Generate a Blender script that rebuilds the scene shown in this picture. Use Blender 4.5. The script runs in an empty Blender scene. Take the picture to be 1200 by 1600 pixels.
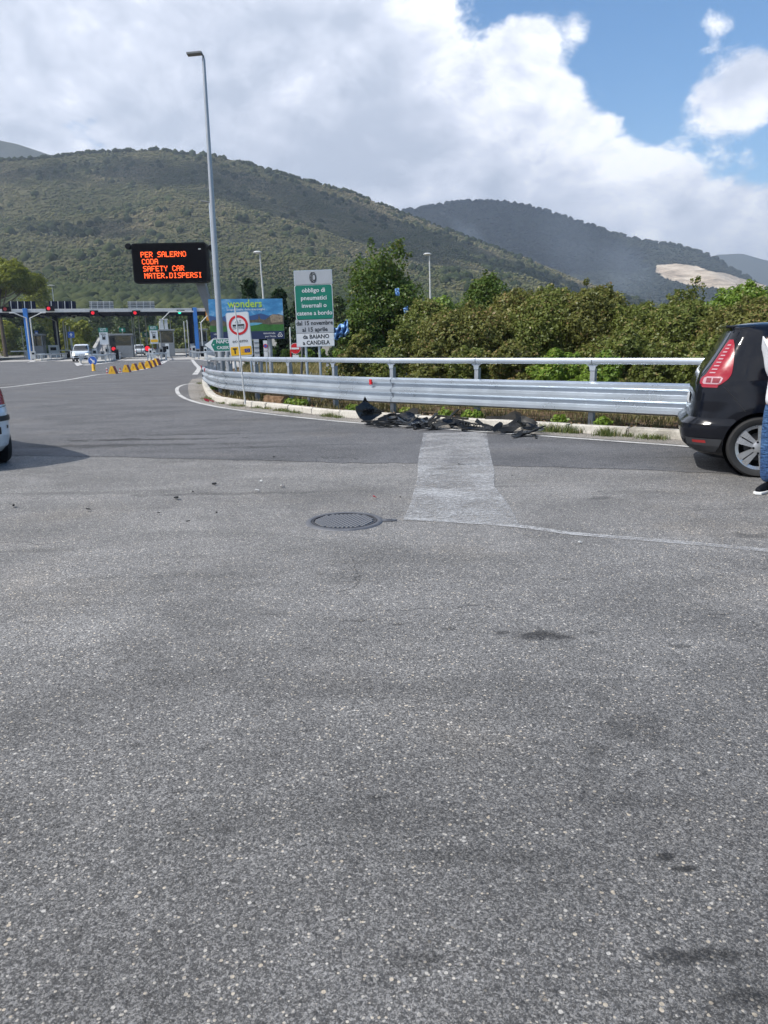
import bpy, bmesh, math, random
import numpy as np
from mathutils import Vector, Matrix
random.seed(7); RNG = np.random.default_rng(7)
R = math.radians; PI = math.pi
C = bpy.context.scene.collection
S = bpy.context.scene

# ------------------------------------------------------------------ camera, sky, sun, exposure
F, HC, PITCH, ROLL = 1155.0, 1.5, math.atan(267/1155), 0.018
R0 = Vector((1, 0, 0)); U0 = Vector((0, math.sin(PITCH), math.cos(PITCH))); FW = Vector((0, math.cos(PITCH), -math.sin(PITCH)))
cr = R0*math.cos(ROLL) - U0*math.sin(ROLL); cu = R0*math.sin(ROLL) + U0*math.cos(ROLL)
cam = bpy.data.objects.new('camera', bpy.data.cameras.new('camera')); C.objects.link(cam)
M = Matrix.Identity(4)
for i in range(3):
    M[i][0], M[i][1], M[i][2] = cr[i], cu[i], -FW[i]
M[2][3] = HC
cam.matrix_world = M
cam.data.sensor_fit = 'VERTICAL'; cam.data.sensor_height = 36; cam.data.lens = F/1600*36
cam.data.clip_start = .05; cam.data.clip_end = 30000
S.camera = cam

def ray(x, y):
    return FW + cr*((x-600)/F) + cu*((800-y)/F)
def G(x, y):                                   # ground point seen at a photo pixel
    d = ray(x, y); t = -HC/d.z
    return Vector((d.x*t, d.y*t, 0))
def at(x, y, Y):                               # point at depth Y
    d = ray(x, y); t = Y/d.y
    return Vector((d.x*t, Y, d.z*t+HC))

SUN_EL, SUN_AZ = R(50), math.atan2(-.86, -.42)   # azimuth measured from +Y towards +X
sd = Vector((math.sin(SUN_AZ)*math.cos(SUN_EL), math.cos(SUN_AZ)*math.cos(SUN_EL), math.sin(SUN_EL)))
w = bpy.data.worlds.new('World'); S.world = w; w.use_nodes = True
def build_world():
    nt = w.node_tree; N = nt.nodes; L = nt.links; N.clear()
    def n(t, **k):
        x = N.new(t)
        for a, b in k.items(): setattr(x, a, b)
        return x
    def mth(op, a, b=None, c=None, clamp=False):
        m = n('ShaderNodeMath', operation=op, use_clamp=clamp)
        for i, v in enumerate((a, b, c)):
            if v is None: continue
            if isinstance(v, (int, float)): m.inputs[i].default_value = v
            else: L.new(v, m.inputs[i])
        return m.outputs[0]
    out = n('ShaderNodeOutputWorld'); bg = n('ShaderNodeBackground'); bg2 = n('ShaderNodeBackground'); mx = n('ShaderNodeMixShader')
    sky = n('ShaderNodeTexSky', sky_type='NISHITA', sun_disc=False, sun_elevation=SUN_EL, sun_rotation=SUN_AZ, air_density=1.0, dust_density=.3, ozone_density=1.5)
    hs = n('ShaderNodeHueSaturation'); hs.inputs['Saturation'].default_value = 1.3
    L.new(sky.outputs[0], hs.inputs['Color']); L.new(hs.outputs[0], bg.inputs[0]); bg.inputs[1].default_value = .15
    tc = n('ShaderNodeTexCoord'); d = tc.outputs['Generated']
    def dot(v):
        q = n('ShaderNodeVectorMath', operation='DOT_PRODUCT'); L.new(d, q.inputs[0]); q.inputs[1].default_value = v; return q.outputs['Value']
    def plane(p, q):                            # great circle through two directions; positive side up-right
        a, b = ray(*p).normalized(), ray(*q).normalized(); m = a.cross(b).normalized()
        if m.dot(ray(1050, 100).normalized()) < 0: m = -m
        return dot(tuple(m))
    def blob(p, rad, amp):
        c = ray(*p).normalized(); a = mth('SUBTRACT', 1, dot(tuple(c)))
        k = 1-math.cos(R(rad)); t = mth('DIVIDE', a, k)
        return mth('MULTIPLY', mth('SUBTRACT', 1, t, clamp=True), amp)
    s1 = plane((720, 50), (1200, 312)); s2 = plane((715, -60), (735, 200))
    s = mth('SMOOTH_MIN', s1, s2, .05)
    mp = n('ShaderNodeMapping'); L.new(d, mp.inputs[0]); mp.inputs['Scale'].default_value = (1, 1, 1.5); mp.inputs['Location'].default_value = (3.1, .7, 2.2)
    def noise(sc, det, ro, dist=0, off=0):
        q = n('ShaderNodeTexNoise'); q.inputs['Scale'].default_value = sc; q.inputs['Detail'].default_value = det
        q.inputs['Roughness'].default_value = ro; q.inputs['Distortion'].default_value = dist
        if off:
            m2 = n('ShaderNodeMapping'); L.new(mp.outputs[0], m2.inputs[0]); m2.inputs['Location'].default_value = off; L.new(m2.outputs[0], q.inputs['Vector'])
        else: L.new(mp.outputs[0], q.inputs['Vector'])
        return q.outputs['Fac']
    f1 = noise(6.8, 8, .60, .25)
    f1b = noise(6.8, 6, .60, .25, tuple(-sd*.035))
    f2 = noise(2.2, 4, .5, 0, (4, 1, 2))
    vo = n('ShaderNodeTexVoronoi', feature='SMOOTH_F1'); vo.inputs['Scale'].default_value = 15; vo.inputs['Detail'].default_value = 1
    L.new(mp.outputs[0], vo.inputs['Vector'])
    puff = mth('MULTIPLY', mth('SUBTRACT', .5, vo.outputs['Distance']), .16)
    den = mth('ADD', mth('MULTIPLY', mth('SUBTRACT', f1, .5), 2.1), puff)
    den = mth('ADD', den, mth('SUBTRACT', .14, mth('MULTIPLY', mth('MAXIMUM', s, -.04), 8.5)))
    for p, r_, a_ in (((1125, 60), 5.5, .46), ((1205, 110), 5.5, .62), ((1090, 5), 3, .5), ((1010, 150), 5.5, -.25), ((1170, 230), 3.5, -.2), ((895, 0), 3.5, .42), ((815, 75), 2.6, .38), ((130, 215), 3.0, -.46), ((300, 80), 16, .22), ((560, 120), 12, .25), ((850, 250), 9, .2), ((1090, 370), 7, .3), ((20, 120), 9, .12), ((330, 235), 6, .2)):
        den = mth('ADD', den, blob(p, r_, a_))
    mr = n('ShaderNodeMapRange', interpolation_type='SMOOTHSTEP'); L.new(den, mr.inputs[0]); mr.inputs[1].default_value = -.03; mr.inputs[2].default_value = .24
    lit = mth('ADD', mth('MULTIPLY', mth('SUBTRACT', f1, f1b), 2.6), .60)
    lit = mth('ADD', lit, mth('MULTIPLY', mth('SUBTRACT', .5, f2), 1.1))
    f3 = noise(13, 5, .6, .2, (2, 5, 1)); lit = mth('ADD', lit, mth('MULTIPLY', mth('SUBTRACT', f3, .5), .9))
    lit = mth('SUBTRACT', lit, mth('MULTIPLY', mth('SUBTRACT', den, .3, clamp=True), .45))
    for p, r_, a_ in (((560, 185), 6.0, -.34), ((640, 150), 4, -.2), ((720, 60), 7, .15), ((820, 170), 5, .25), ((930, 220), 4, .2), ((1040, 250), 5, .25), ((300, 180), 9, -.12)):
        lit = mth('ADD', lit, blob(p, r_, a_))
    cr_ = n('ShaderNodeValToRGB'); L.new(lit, cr_.inputs[0])
    e = cr_.color_ramp.elements; e[0].position = .0; e[0].color = (.42, .47, .57, 1); e[1].position = 1.0; e[1].color = (.93, .94, .97, 1)
    m_ = e.new(.5); m_.color = (.60, .64, .74, 1)
    L.new(cr_.outputs[0], bg2.inputs[0]); bg2.inputs[1].default_value = CLOUD_K
    L.new(mr.outputs[0], mx.inputs[0]); L.new(bg.outputs[0], mx.inputs[1]); L.new(bg2.outputs[0], mx.inputs[2]); L.new(mx.outputs[0], out.inputs[0])
CLOUD_K = 1.30
build_world(); w.cycles.sampling_method = 'MANUAL'; w.cycles.sample_map_resolution = 256
sl = bpy.data.lights.new('sun', 'SUN'); sl.energy = 4.4; sl.angle = R(.53); sl.color = (1, .955, .88)
so = bpy.data.objects.new('sun', sl); C.objects.link(so); so.rotation_euler = sd.to_track_quat('Z', 'Y').to_euler()
S.view_settings.view_transform = 'Standard'; S.view_settings.look = 'None'; S.view_settings.gamma = 1; S.view_settings.use_curve_mapping = False
S.view_settings.exposure = 0.24
S.render.engine = 'CYCLES'
S.cycles.max_bounces = 5; S.cycles.diffuse_bounces = 2; S.cycles.glossy_bounces = 2; S.cycles.transmission_bounces = 3; S.cycles.volume_bounces = 0
S.cycles.transparent_max_bounces = 8; S.cycles.use_denoising = True; S.cycles.caustics_reflective = False; S.cycles.caustics_refractive = False

# ------------------------------------------------------------------ helpers
def tag(o, label=None, cat=None, group=None, kind=None):
    for k, v in (('label', label), ('category', cat), ('group', group), ('kind', kind)):
        if v: o[k] = v
    return o
def empty(name, loc=(0, 0, 0), rz=0.0):
    o = bpy.data.objects.new(name, None); C.objects.link(o); o.location = loc; o.rotation_euler.z = rz; o.empty_display_size = .2
    return o
def thing(name, label, cat, loc=(0, 0, 0), rz=0.0, group=None):
    return tag(empty(name, loc, rz), label, cat, group)
def link(name, me, mat=None, parent=None, loc=None, rot=None, smooth=False):
    o = bpy.data.objects.new(name, me); C.objects.link(o)
    if mat is not None and not me.materials: me.materials.append(mat)
    if parent is not None: o.parent = parent
    if loc is not None: o.location = loc
    if rot is not None: o.rotation_euler = rot
    if smooth:
        me.polygons.foreach_set('use_smooth', [True]*len(me.polygons)); 
    return o
def copy_tree(o, parent=None):
    c = o.copy(); C.objects.link(c)
    if parent is not None: c.parent = parent
    for ch in list(o.children): copy_tree(ch, c)
    return c
class MB:
    def __init__(s): s.v = []; s.f = []; s.m = []
    def add(s, vs, fs, mi=0):
        b = len(s.v); s.v += [tuple(q) for q in vs]; s.f += [tuple(b+i for i in q) for q in fs]; s.m += [mi]*len(fs); return s
    def box(s, c, d, rz=0, rx=0, ry=0, mi=0, taper=1.0):
        m = Matrix.Rotation(rz, 3, 'Z') @ Matrix.Rotation(ry, 3, 'Y') @ Matrix.Rotation(rx, 3, 'X')
        vs = []
        for z in (-.5, .5):
            k = taper if z > 0 else 1
            for x, y in ((-.5, -.5), (.5, -.5), (.5, .5), (-.5, .5)):
                vs.append(Vector(c)+m @ Vector((x*d[0]*k, y*d[1]*k, z*d[2])))
        return s.add(vs, [(0, 3, 2, 1), (4, 5, 6, 7), (0, 1, 5, 4), (1, 2, 6, 5), (2, 3, 7, 6), (3, 0, 4, 7)], mi)
    def tube(s, pts, r, n=8, mi=0, cap=True):
        pts = [Vector(p) for p in pts]
        rs = r if isinstance(r, (list, tuple)) else [r]*len(pts)
        vs = []; fs = []
        for i, p in enumerate(pts):
            t = (pts[min(i+1, len(pts)-1)]-pts[max(i-1, 0)]).normalized()
            a = Vector((0, 0, 1)) if abs(t.z) < .9 else Vector((0, 1, 0))
            u = t.cross(a).normalized(); v = t.cross(u)
            for k in range(n):
                an = 2*PI*(k+.5)/n; vs.append(p+u*math.cos(an)*rs[i]+v*math.sin(an)*rs[i])
        for i in range(len(pts)-1):
            for k in range(n): fs.append((i*n+k, i*n+(k+1) % n, (i+1)*n+(k+1) % n, (i+1)*n+k))
        if cap: fs.append(tuple(range(n))[::-1]); fs.append(tuple((len(pts)-1)*n+k for k in range(n)))
        return s.add(vs, fs, mi)
    def prism(s, poly, y0, y1, mi=0, M_=None):          # polygon in x,z extruded along y
        n = len(poly); vs = [Vector((x, y0, z)) for x, z in poly]+[Vector((x, y1, z)) for x, z in poly]
        if M_: vs = [M_ @ q for q in vs]
        return s.add(vs, [tuple(range(n)), tuple(range(2*n-1, n-1, -1))]+[(i, i+n, (i+1) % n+n, (i+1) % n) for i in range(n)], mi)
    def slab(s, poly, z0, z1, mi=0):                     # polygon in x,y extruded along z
        n = len(poly); vs = [(x, y, z0) for x, y in poly]+[(x, y, z1) for x, y in poly]
        return s.add(vs, [tuple(range(n))[::-1], tuple(range(n, 2*n))]+[(i, (i+1) % n, (i+1) % n+n, i+n) for i in range(n)], mi)
    def lathe(s, prof, n=32, axis='Z', c=(0, 0, 0), mi=0):   # prof: (r, h)
        vs = []
        for r_, h in prof:
            for k in range(n):
                a = 2*PI*k/n; x, y = r_*math.cos(a), r_*math.sin(a)
                q = (x, y, h) if axis == 'Z' else (x, h, y) if axis == 'Y' else (h, x, y)
                vs.append(tuple(q[j]+c[j] for j in range(3)))
        fs = []
        for i in range(len(prof)-1):
            for k in range(n): fs.append((i*n+k, i*n+(k+1) % n, (i+1)*n+(k+1) % n, (i+1)*n+k))
        return s.add(vs, fs, mi)
    def mesh(s, name):
        me = bpy.data.meshes.new(name); me.from_pydata(s.v, [], s.f); me.polygons.foreach_set('material_index', s.m); me.update(); return me
    def build(s, name, mat, parent=None, smooth=False, origin=None, bevel=0, loc=None, rot=None, fix=True):
        if origin is not None: s.v = [(a-origin[0], b-origin[1], c-origin[2]) for a, b, c in s.v]
        me = s.mesh(name)
        if isinstance(mat, (list, tuple)):
            for q in mat: me.materials.append(q)
            mat = None
        if fix:
            bm = bmesh.new(); bm.from_mesh(me); bmesh.ops.recalc_face_normals(bm, faces=bm.faces)
            if bevel: bmesh.ops.bevel(bm, geom=bm.edges[:], offset=bevel, segments=2, affect='EDGES', profile=.6, clamp_overlap=True)
            bm.to_mesh(me); bm.free()
        o = link(name, me, mat, parent, loc, rot, smooth)
        if smooth: 
            try: me.set_sharp_from_angle(angle=R(40))
            except Exception: pass
        return o
def npmesh(name, V, Fq, attr=None):
    me = bpy.data.meshes.new(name); V = np.asarray(V, dtype=np.float32); Fq = np.asarray(Fq, dtype=np.int32)
    k = Fq.shape[1]
    me.vertices.add(len(V)); me.vertices.foreach_set('co', V.ravel()); me.loops.add(Fq.size); me.loops.foreach_set('vertex_index', Fq.ravel())
    me.polygons.add(len(Fq)); me.polygons.foreach_set('loop_start', np.arange(0, Fq.size, k, dtype=np.int32)); me.polygons.foreach_set('loop_total', np.full(len(Fq), k, dtype=np.int32))
    if attr:
        for an, av in attr.items():
            a = me.attributes.new(an, 'FLOAT', 'POINT'); a.data.foreach_set('value', np.asarray(av, dtype=np.float32))
    me.update(); me.validate(); return me

# ------------------------------------------------------------------ materials
class NT:
    def __init__(s, name):
        s.mat = bpy.data.materials.new(name); s.mat.use_nodes = True; s.t = s.mat.node_tree; s.N = s.t.nodes; s.L = s.t.links
        s.b = s.N['Principled BSDF']; s.out = s.N['Material Output']
    def n(s, t, **k):
        x = s.N.new(t)
        for a, b in k.items(): setattr(x, a, b)
        return x
    def math(s, op, a, b=None, clamp=False, c=None):
        m = s.n('ShaderNodeMath', operation=op, use_clamp=clamp)
        for i, v in enumerate((a, b, c)):
            if v is None: continue
            if isinstance(v, (int, float)): m.inputs[i].default_value = v
            else: s.L.new(v, m.inputs[i])
        return m.outputs[0]
    def pos(s, scale=(1, 1, 1), obj=False):
        if obj: o = s.n('ShaderNodeTexCoord').outputs['Object']
        else: o = s.n('ShaderNodeNewGeometry').outputs['Position']
        if scale == (1, 1, 1): return o
        m = s.n('ShaderNodeMapping'); m.inputs['Scale'].default_value = scale; s.L.new(o, m.inputs[0]); return m.outputs[0]
    def noise(s, vec, sc, det=4, ro=.55, dist=0):
        q = s.n('ShaderNodeTexNoise'); s.L.new(vec, q.inputs['Vector'])
        for k, v in (('Scale', sc), ('Detail', det), ('Roughness', ro), ('Distortion', dist)): q.inputs[k].default_value = v
        return q.outputs['Fac']
    def vor(s, vec, sc, out='Distance', feat='F1', rnd=1):
        q = s.n('ShaderNodeTexVoronoi', feature=feat); s.L.new(vec, q.inputs['Vector']); q.inputs['Scale'].default_value = sc; q.inputs['Randomness'].default_value = rnd
        return q.outputs[out]
    def ramp(s, fac, stops, interp='LINEAR'):
        q = s.n('ShaderNodeValToRGB'); s.L.new(fac, q.inputs[0]); e = q.color_ramp.elements; q.color_ramp.interpolation = interp
        while len(e) < len(stops): e.new(.5)
        for i, (p, c) in enumerate(stops):
            e[i].position = p; e[i].color = (c, c, c, 1) if isinstance(c, (int, float)) else (*c, 1)
        return q.outputs['Color']
    def rng(s, fac, a, b, c=0, d=1, smooth=True):
        q = s.n('ShaderNodeMapRange', interpolation_type='SMOOTHSTEP' if smooth else 'LINEAR'); s.L.new(fac, q.inputs[0])
        for i, v in enumerate((a, b, c, d)): q.inputs[i+1].default_value = v
        return q.outputs[0]
    def mix(s, fac, a, b, mode='MIX'):
        q = s.n('ShaderNodeMix', data_type='RGBA', blend_type=mode)
        for sock, v in ((q.inputs[0], fac), (q.inputs[6], a), (q.inputs[7], b)):
            if isinstance(v, (int, float)): sock.default_value = v if sock == q.inputs[0] else (v, v, v, 1)
            elif isinstance(v, tuple): sock.default_value = (*v, 1)
            else: s.L.new(v, sock)
        return q.outputs[2]
    def set(s, color=None, rough=None, metal=None, spec=None):
        for k, v in (('Base Color', color), ('Roughness', rough), ('Metallic', metal), ('Specular IOR Level', spec)):
            if v is None: continue
            if isinstance(v, tuple): s.b.inputs[k].default_value = (*v, 1)
            elif isinstance(v, (int, float)): s.b.inputs[k].default_value = v
            else: s.L.new(v, s.b.inputs[k])
    def bump(s, h, strength=.3, dist=.01):
        q = s.n('ShaderNodeBump'); q.inputs['Strength'].default_value = strength; q.inputs['Distance'].default_value = dist
        s.L.new(h, q.inputs['Height']); s.L.new(q.outputs[0], s.b.inputs['Normal'])
MC = {}
def mat(name, col, rough=.6, metal=0.0, var=.12, sc=6.0, spec=.5, coat=0, bump=0, emit=0):
    if name in MC: return MC[name]
    t = NT(name); p = t.pos(obj=True)
    f = t.noise(p, sc, 5, .6); g = t.noise(p, sc*9, 3, .6)
    k = t.math('ADD', t.math('MULTIPLY', f, .7), t.math('MULTIPLY', g, .3))
    lo = tuple(c*(1-var*1.6) for c in col); hi = tuple(min(1, c*(1+var)) for c in col)
    t.set(color=t.ramp(k, [(.3, lo), (.68, hi)]), rough=t.rng(f, .3, .7, max(.02, rough-.08), min(1, rough+.1)), metal=metal, spec=spec)
    if coat: t.b.inputs['Coat Weight'].default_value = coat; t.b.inputs['Coat Roughness'].default_value = .04
    if bump: t.bump(g, bump, .01)
    if emit:
        t.b.inputs['Emission Color'].default_value = (*col, 1); t.b.inputs['Emission Strength'].default_value = emit
    MC[name] = t.mat; return t.mat

def spots(t, p, lst, warp=.25):
    """irregular stains of their own shape at given places: (x, y, rx, ry, strength)"""
    acc = None
    wn = t.n('ShaderNodeTexNoise'); t.L.new(p, wn.inputs['Vector']); wn.inputs['Scale'].default_value = 3.5; wn.inputs['Detail'].default_value = 5; wn.inputs['Roughness'].default_value = .7
    sb = t.n('ShaderNodeVectorMath', operation='SUBTRACT'); t.L.new(wn.outputs['Color'], sb.inputs[0]); sb.inputs[1].default_value = (.5, .5, .5)
    for x, y, rx, ry, st in lst:
        m = t.n('ShaderNodeMapping', vector_type='TEXTURE'); t.L.new(p, m.inputs[0]); m.inputs['Location'].default_value = (x, y, 0); m.inputs['Scale'].default_value = (rx, ry, 1)
        sc = t.n('ShaderNodeVectorMath', operation='MULTIPLY'); t.L.new(m.outputs[0], sc.inputs[0]); sc.inputs[1].default_value = (1, 1, 0)
        ad = t.n('ShaderNodeVectorMath', operation='ADD'); t.L.new(sc.outputs[0], ad.inputs[0])
        s2 = t.n('ShaderNodeVectorMath', operation='SCALE'); t.L.new(sb.outputs[0], s2.inputs[0]); s2.inputs['Scale'].default_value = 3.2; t.L.new(s2.outputs[0], ad.inputs[1])
        ln = t.n('ShaderNodeVectorMath', operation='LENGTH'); t.L.new(ad.outputs[0], ln.inputs[0])
        v = t.math('MULTIPLY', t.rng(ln.outputs['Value'], .45, 1.1, 1, 0), st)
        acc = v if acc is None else t.math('MAXIMUM', acc, v)
    return acc

def asphalt(name, dark, light, stone, stains=None, sheen=.5, contrast=1.0, view_falloff=False):
    t = NT(name); p = t.pos()
    wv = t.n('ShaderNodeTexNoise'); t.L.new(p, wv.inputs['Vector']); wv.inputs['Scale'].default_value = 90; wv.inputs['Detail'].default_value = 1
    c1 = t.vor(p, 105, 'Color'); d1 = t.vor(p, 105)
    c2 = t.vor(p, 400, 'Color'); c0 = t.vor(p, 205, 'Color'); sep0 = t.n('ShaderNodeSeparateColor'); t.L.new(c0, sep0.inputs[0])
    c3 = t.vor(p, 62, 'Color'); d3 = t.vor(p, 62)
    sep = t.n('ShaderNodeSeparateColor'); t.L.new(c1, sep.inputs[0])
    sep2 = t.n('ShaderNodeSeparateColor'); t.L.new(c2, sep2.inputs[0])
    sep3 = t.n('ShaderNodeSeparateColor'); t.L.new(c3, sep3.inputs[0])
    # aggregate chips in dark binder
    v = t.math('ADD', t.math('ADD', t.math('MULTIPLY', sep.outputs[0], .22), t.math('MULTIPLY', sep2.outputs[0], .36)), t.math('MULTIPLY', sep0.outputs[0], .42))
    base = t.ramp(v, [(.12, tuple(c*(1-.45*contrast) for c in dark)), (.45, dark), (.68, light), (.9, tuple(min(1, c*(1+.4*contrast)) for c in light))])
    chip = t.math('MULTIPLY', t.rng(sep3.outputs[1], .945, .955), t.rng(d3, .40, .30))
    chip2 = t.math('MULTIPLY', t.rng(sep.outputs[1], .91, .94), t.rng(d1, .5, .34))
    warm = t.mix(sep3.outputs[2], stone, (stone[0]*1.0, stone[1]*.9, stone[2]*.76))
    col = t.mix(t.math('MULTIPLY', t.math('MAXIMUM', chip, chip2), .92), base, warm)
    dk = t.math('MULTIPLY', t.rng(sep3.outputs[0], .93, .95), t.rng(d3, .5, .3))
    col = t.mix(t.math('MULTIPLY', dk, .55), col, (.03, .031, .035))
    # wear at several sizes, so that the surface still reads as coarse further away
    n1 = t.noise(p, 1.1, 6, .62, .3); n2 = t.noise(p, 13, 5, .7); n3 = t.noise(t.pos((1, 3.2, 1)), .35, 5, .6, .6)
    k = t.math('ADD', t.math('ADD', t.math('MULTIPLY', n1, .5), t.math('MULTIPLY', n2, .42)), t.math('MULTIPLY', n3, .55))
    gain = t.rng(k, .50, .98, .66, 1.26, smooth=False)
    gg = t.noise(p, 70, 3, .8)
    gain = t.math('MULTIPLY', gain, t.rng(gg, .3, .7, .74, 1.26, smooth=False))
    col = t.mix(1.0, col, gain, 'MULTIPLY')
    # broad worn and tar-rich zones at random
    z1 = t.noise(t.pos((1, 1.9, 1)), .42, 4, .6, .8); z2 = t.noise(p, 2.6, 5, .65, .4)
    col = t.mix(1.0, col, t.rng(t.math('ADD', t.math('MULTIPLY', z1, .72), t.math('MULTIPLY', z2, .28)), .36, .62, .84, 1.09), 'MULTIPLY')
    if view_falloff: sxyz = t.n('ShaderNodeSeparateXYZ'); t.L.new(p, sxyz.inputs[0]); col = t.mix(1.0, col, t.rng(t.math('ADD', sxyz.outputs[1], t.math('MULTIPLY', t.math('SUBTRACT', z1, .5), 3.0)), 1.7, 4.8, .72, 1.05), 'MULTIPLY')  # view-angle brightness painted into the colour: darker near the camera, lighter beyond
    tint = t.rng(t.noise(p, .55, 4, .6), .52, .72)
    col = t.mix(t.math('MULTIPLY', tint, .35), col, t.mix(1.0, col, (1.10, 1.0, .86), 'MULTIPLY'))
    # small random tar specks
    sp = t.math('MULTIPLY', t.rng(t.noise(p, 5.2, 3, .55), .665, .72), .6)
    col = t.mix(sp, col, t.mix(1.0, col, .42, 'MULTIPLY'))
    cw = t.n('ShaderNodeTexNoise'); t.L.new(p, cw.inputs['Vector']); cw.inputs['Scale'].default_value = 2.2; cw.inputs['Detail'].default_value = 5; cv = t.n('ShaderNodeVectorMath', operation='SCALE'); t.L.new(cw.outputs['Color'], cv.inputs[0]); cv.inputs['Scale'].default_value = .45
    ca = t.n('ShaderNodeVectorMath', operation='ADD'); t.L.new(p, ca.inputs[0]); t.L.new(cv.outputs[0], ca.inputs[1])
    ck = t.math('MULTIPLY', t.rng(t.vor(ca.outputs[0], .42, 'Distance', 'DISTANCE_TO_EDGE'), .0012, .0042, 1, 0), t.rng(t.noise(p, .38, 3, .6), .50, .58)); col = t.mix(t.math('MULTIPLY', ck, .65), col, t.mix(1.0, col, .3, 'MULTIPLY'))
    if stains:
        m = t.math('MULTIPLY', spots(t, p, stains), t.rng(n2, .3, .5, .7, 1))
        col = t.mix(m, col, t.mix(1.0, col, .22, 'MULTIPLY'))
    h = t.math('SUBTRACT', t.math('MULTIPLY', sep.outputs[2], .7), t.math('MULTIPLY', d1, 1.1))
    t.set(color=col, rough=t.rng(sep.outputs[1], 0, 1, .62, .86), spec=sheen)
    t.bump(h, .55, .0035)
    return t.mat

def leaf_mat(name, a, b, c, trans=.35):
    """a: dark green, b: mid green, c: odd (brown, rust, yellow) leaves; per-leaf tint"""
    t = NT(name); at_ = t.n('ShaderNodeAttribute', attribute_name='tint')
    n = t.noise(t.pos(), .9, 3, .6)
    k = t.math('ADD', t.math('MULTIPLY', at_.outputs['Fac'], .75), t.math('MULTIPLY', n, .4))
    col = t.ramp(k, [(.12, a), (.55, b), (.80, tuple(q*1.15 for q in b)), (.90, c)])
    df = t.n('ShaderNodeBsdfDiffuse'); tr = t.n('ShaderNodeBsdfTranslucent'); mx = t.n('ShaderNodeMixShader'); mx.inputs[0].default_value = trans
    gl = t.n('ShaderNodeBsdfGlossy'); gl.inputs['Roughness'].default_value = .42; gl.inputs['Color'].default_value = (.8, .85, .9, 1); m2 = t.n('ShaderNodeMixShader'); m2.inputs[0].default_value = .02
    t.L.new(col, df.inputs[0]); t.L.new(col, tr.inputs[0]); t.L.new(df.outputs[0], mx.inputs[1]); t.L.new(tr.outputs[0], mx.inputs[2])
    t.L.new(mx.outputs[0], m2.inputs[1]); t.L.new(gl.outputs[0], m2.inputs[2]); t.L.new(m2.outputs[0], t.out.inputs[0])
    return t.mat

m_galv = mat('galvanised_steel', (.52, .58, .65),   .32, .62, .06, 1.2)
m_galv_d = mat('galvanised_post', (.36, .39, .43), .5, .5, .16, 5)
m_conc = mat('concrete', (.42, .41, .38), .85, 0, .16, 4, bump=.3)
m_white = mat('white_paint', (.74, .75, .74), .45, 0, .06, 3)
m_black = mat('black_plastic', (.012, .013, .015), .5, 0, .2, 8)
m_dark = mat('dark_housing', (.006, .007, .010), .6, 0, .2, 4, spec=.12)
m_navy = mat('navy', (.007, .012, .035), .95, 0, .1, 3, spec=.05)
m_blue = mat('blue_paint', (.035, .19, .56), .45, 0, .1, 3)
m_lgrey = mat('light_grey_paint', (.52, .53, .53), .5, 0, .1, 3)
m_grey = mat('grey_paint', (.20, .21, .22), .5, 0, .12, 3)
m_yellow = mat('yellow_plastic', (.72, .40, .015), .5, 0, .12, 6)
m_orange = mat('orange_panel', (.75, .30, .03), .5, 0, .08, 6)
m_red = mat('red_plastic', (.30, .02, .02), .5, 0, .15, 6)
m_sred = mat('sign_red', (.55, .01, .018), .4, 0, .08, 6)
m_green = mat('sign_green', (.0, .17, .115), .4, 0, .08, 5)
m_swhite = mat('sign_white', (.66, .68, .70), .4, 0, .05, 5)
m_sgrey = mat('sign_grey', (.40, .42, .45), .4, 0, .05, 5)
m_sblack = mat('sign_black', (.012, .012, .014), .4, 0, .1, 5)
m_syel = mat('sign_yellow', (.78, .44, .01), .4, 0, .05, 5)
m_sblue = mat('sign_blue', (.02, .10, .42), .4, 0, .05, 5)
m_led = mat('led_amber', (1.0, .10, .015), .5, 0, 0, 5, emit=1.6)
m_rlight = mat('red_signal', (.9, .015, .03), .5, 0, 0, 5, emit=.45)
m_glight = mat('green_signal', (.02, .85, .55), .5, 0, 0, 5, emit=1.0)
m_hlight = mat('headlamp_lit', (1.0, .85, .55), .5, 0, 0, 5, emit=1.5)
m_trunk = mat('bark', (.10, .075, .055), .9, 0, .3, 9, bump=.5)
m_rubber = mat('tyre_rubber', (.022, .022, .023), .75, 0, .2, 20)
m_rim = mat('alloy_rim', (.50, .51, .53), .3, .75, .05, 5)
m_glass = mat('dark_glass', (.012, .015, .018), .06, 0, .05, 2, spec=.7)
m_tail = mat('taillight_red', (.30, .004, .02), .2, 0, .05, 8, spec=.4, coat=.2)
m_tailw = mat('taillight_clear', (.50, .30, .33), .15, .2, .05, 8, coat=1)
m_blackcar = mat('black_car_paint', (.003, .004, .008), .09, 0, .1, 2, spec=.42)
m_whitecar = mat('white_car_paint', (.60, .66, .72), .25, 0, .04, 2, coat=1)
m_cast = mat('cast_iron', (.13, .135, .15), .6, .3, .2, 12, bump=.2)

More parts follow.
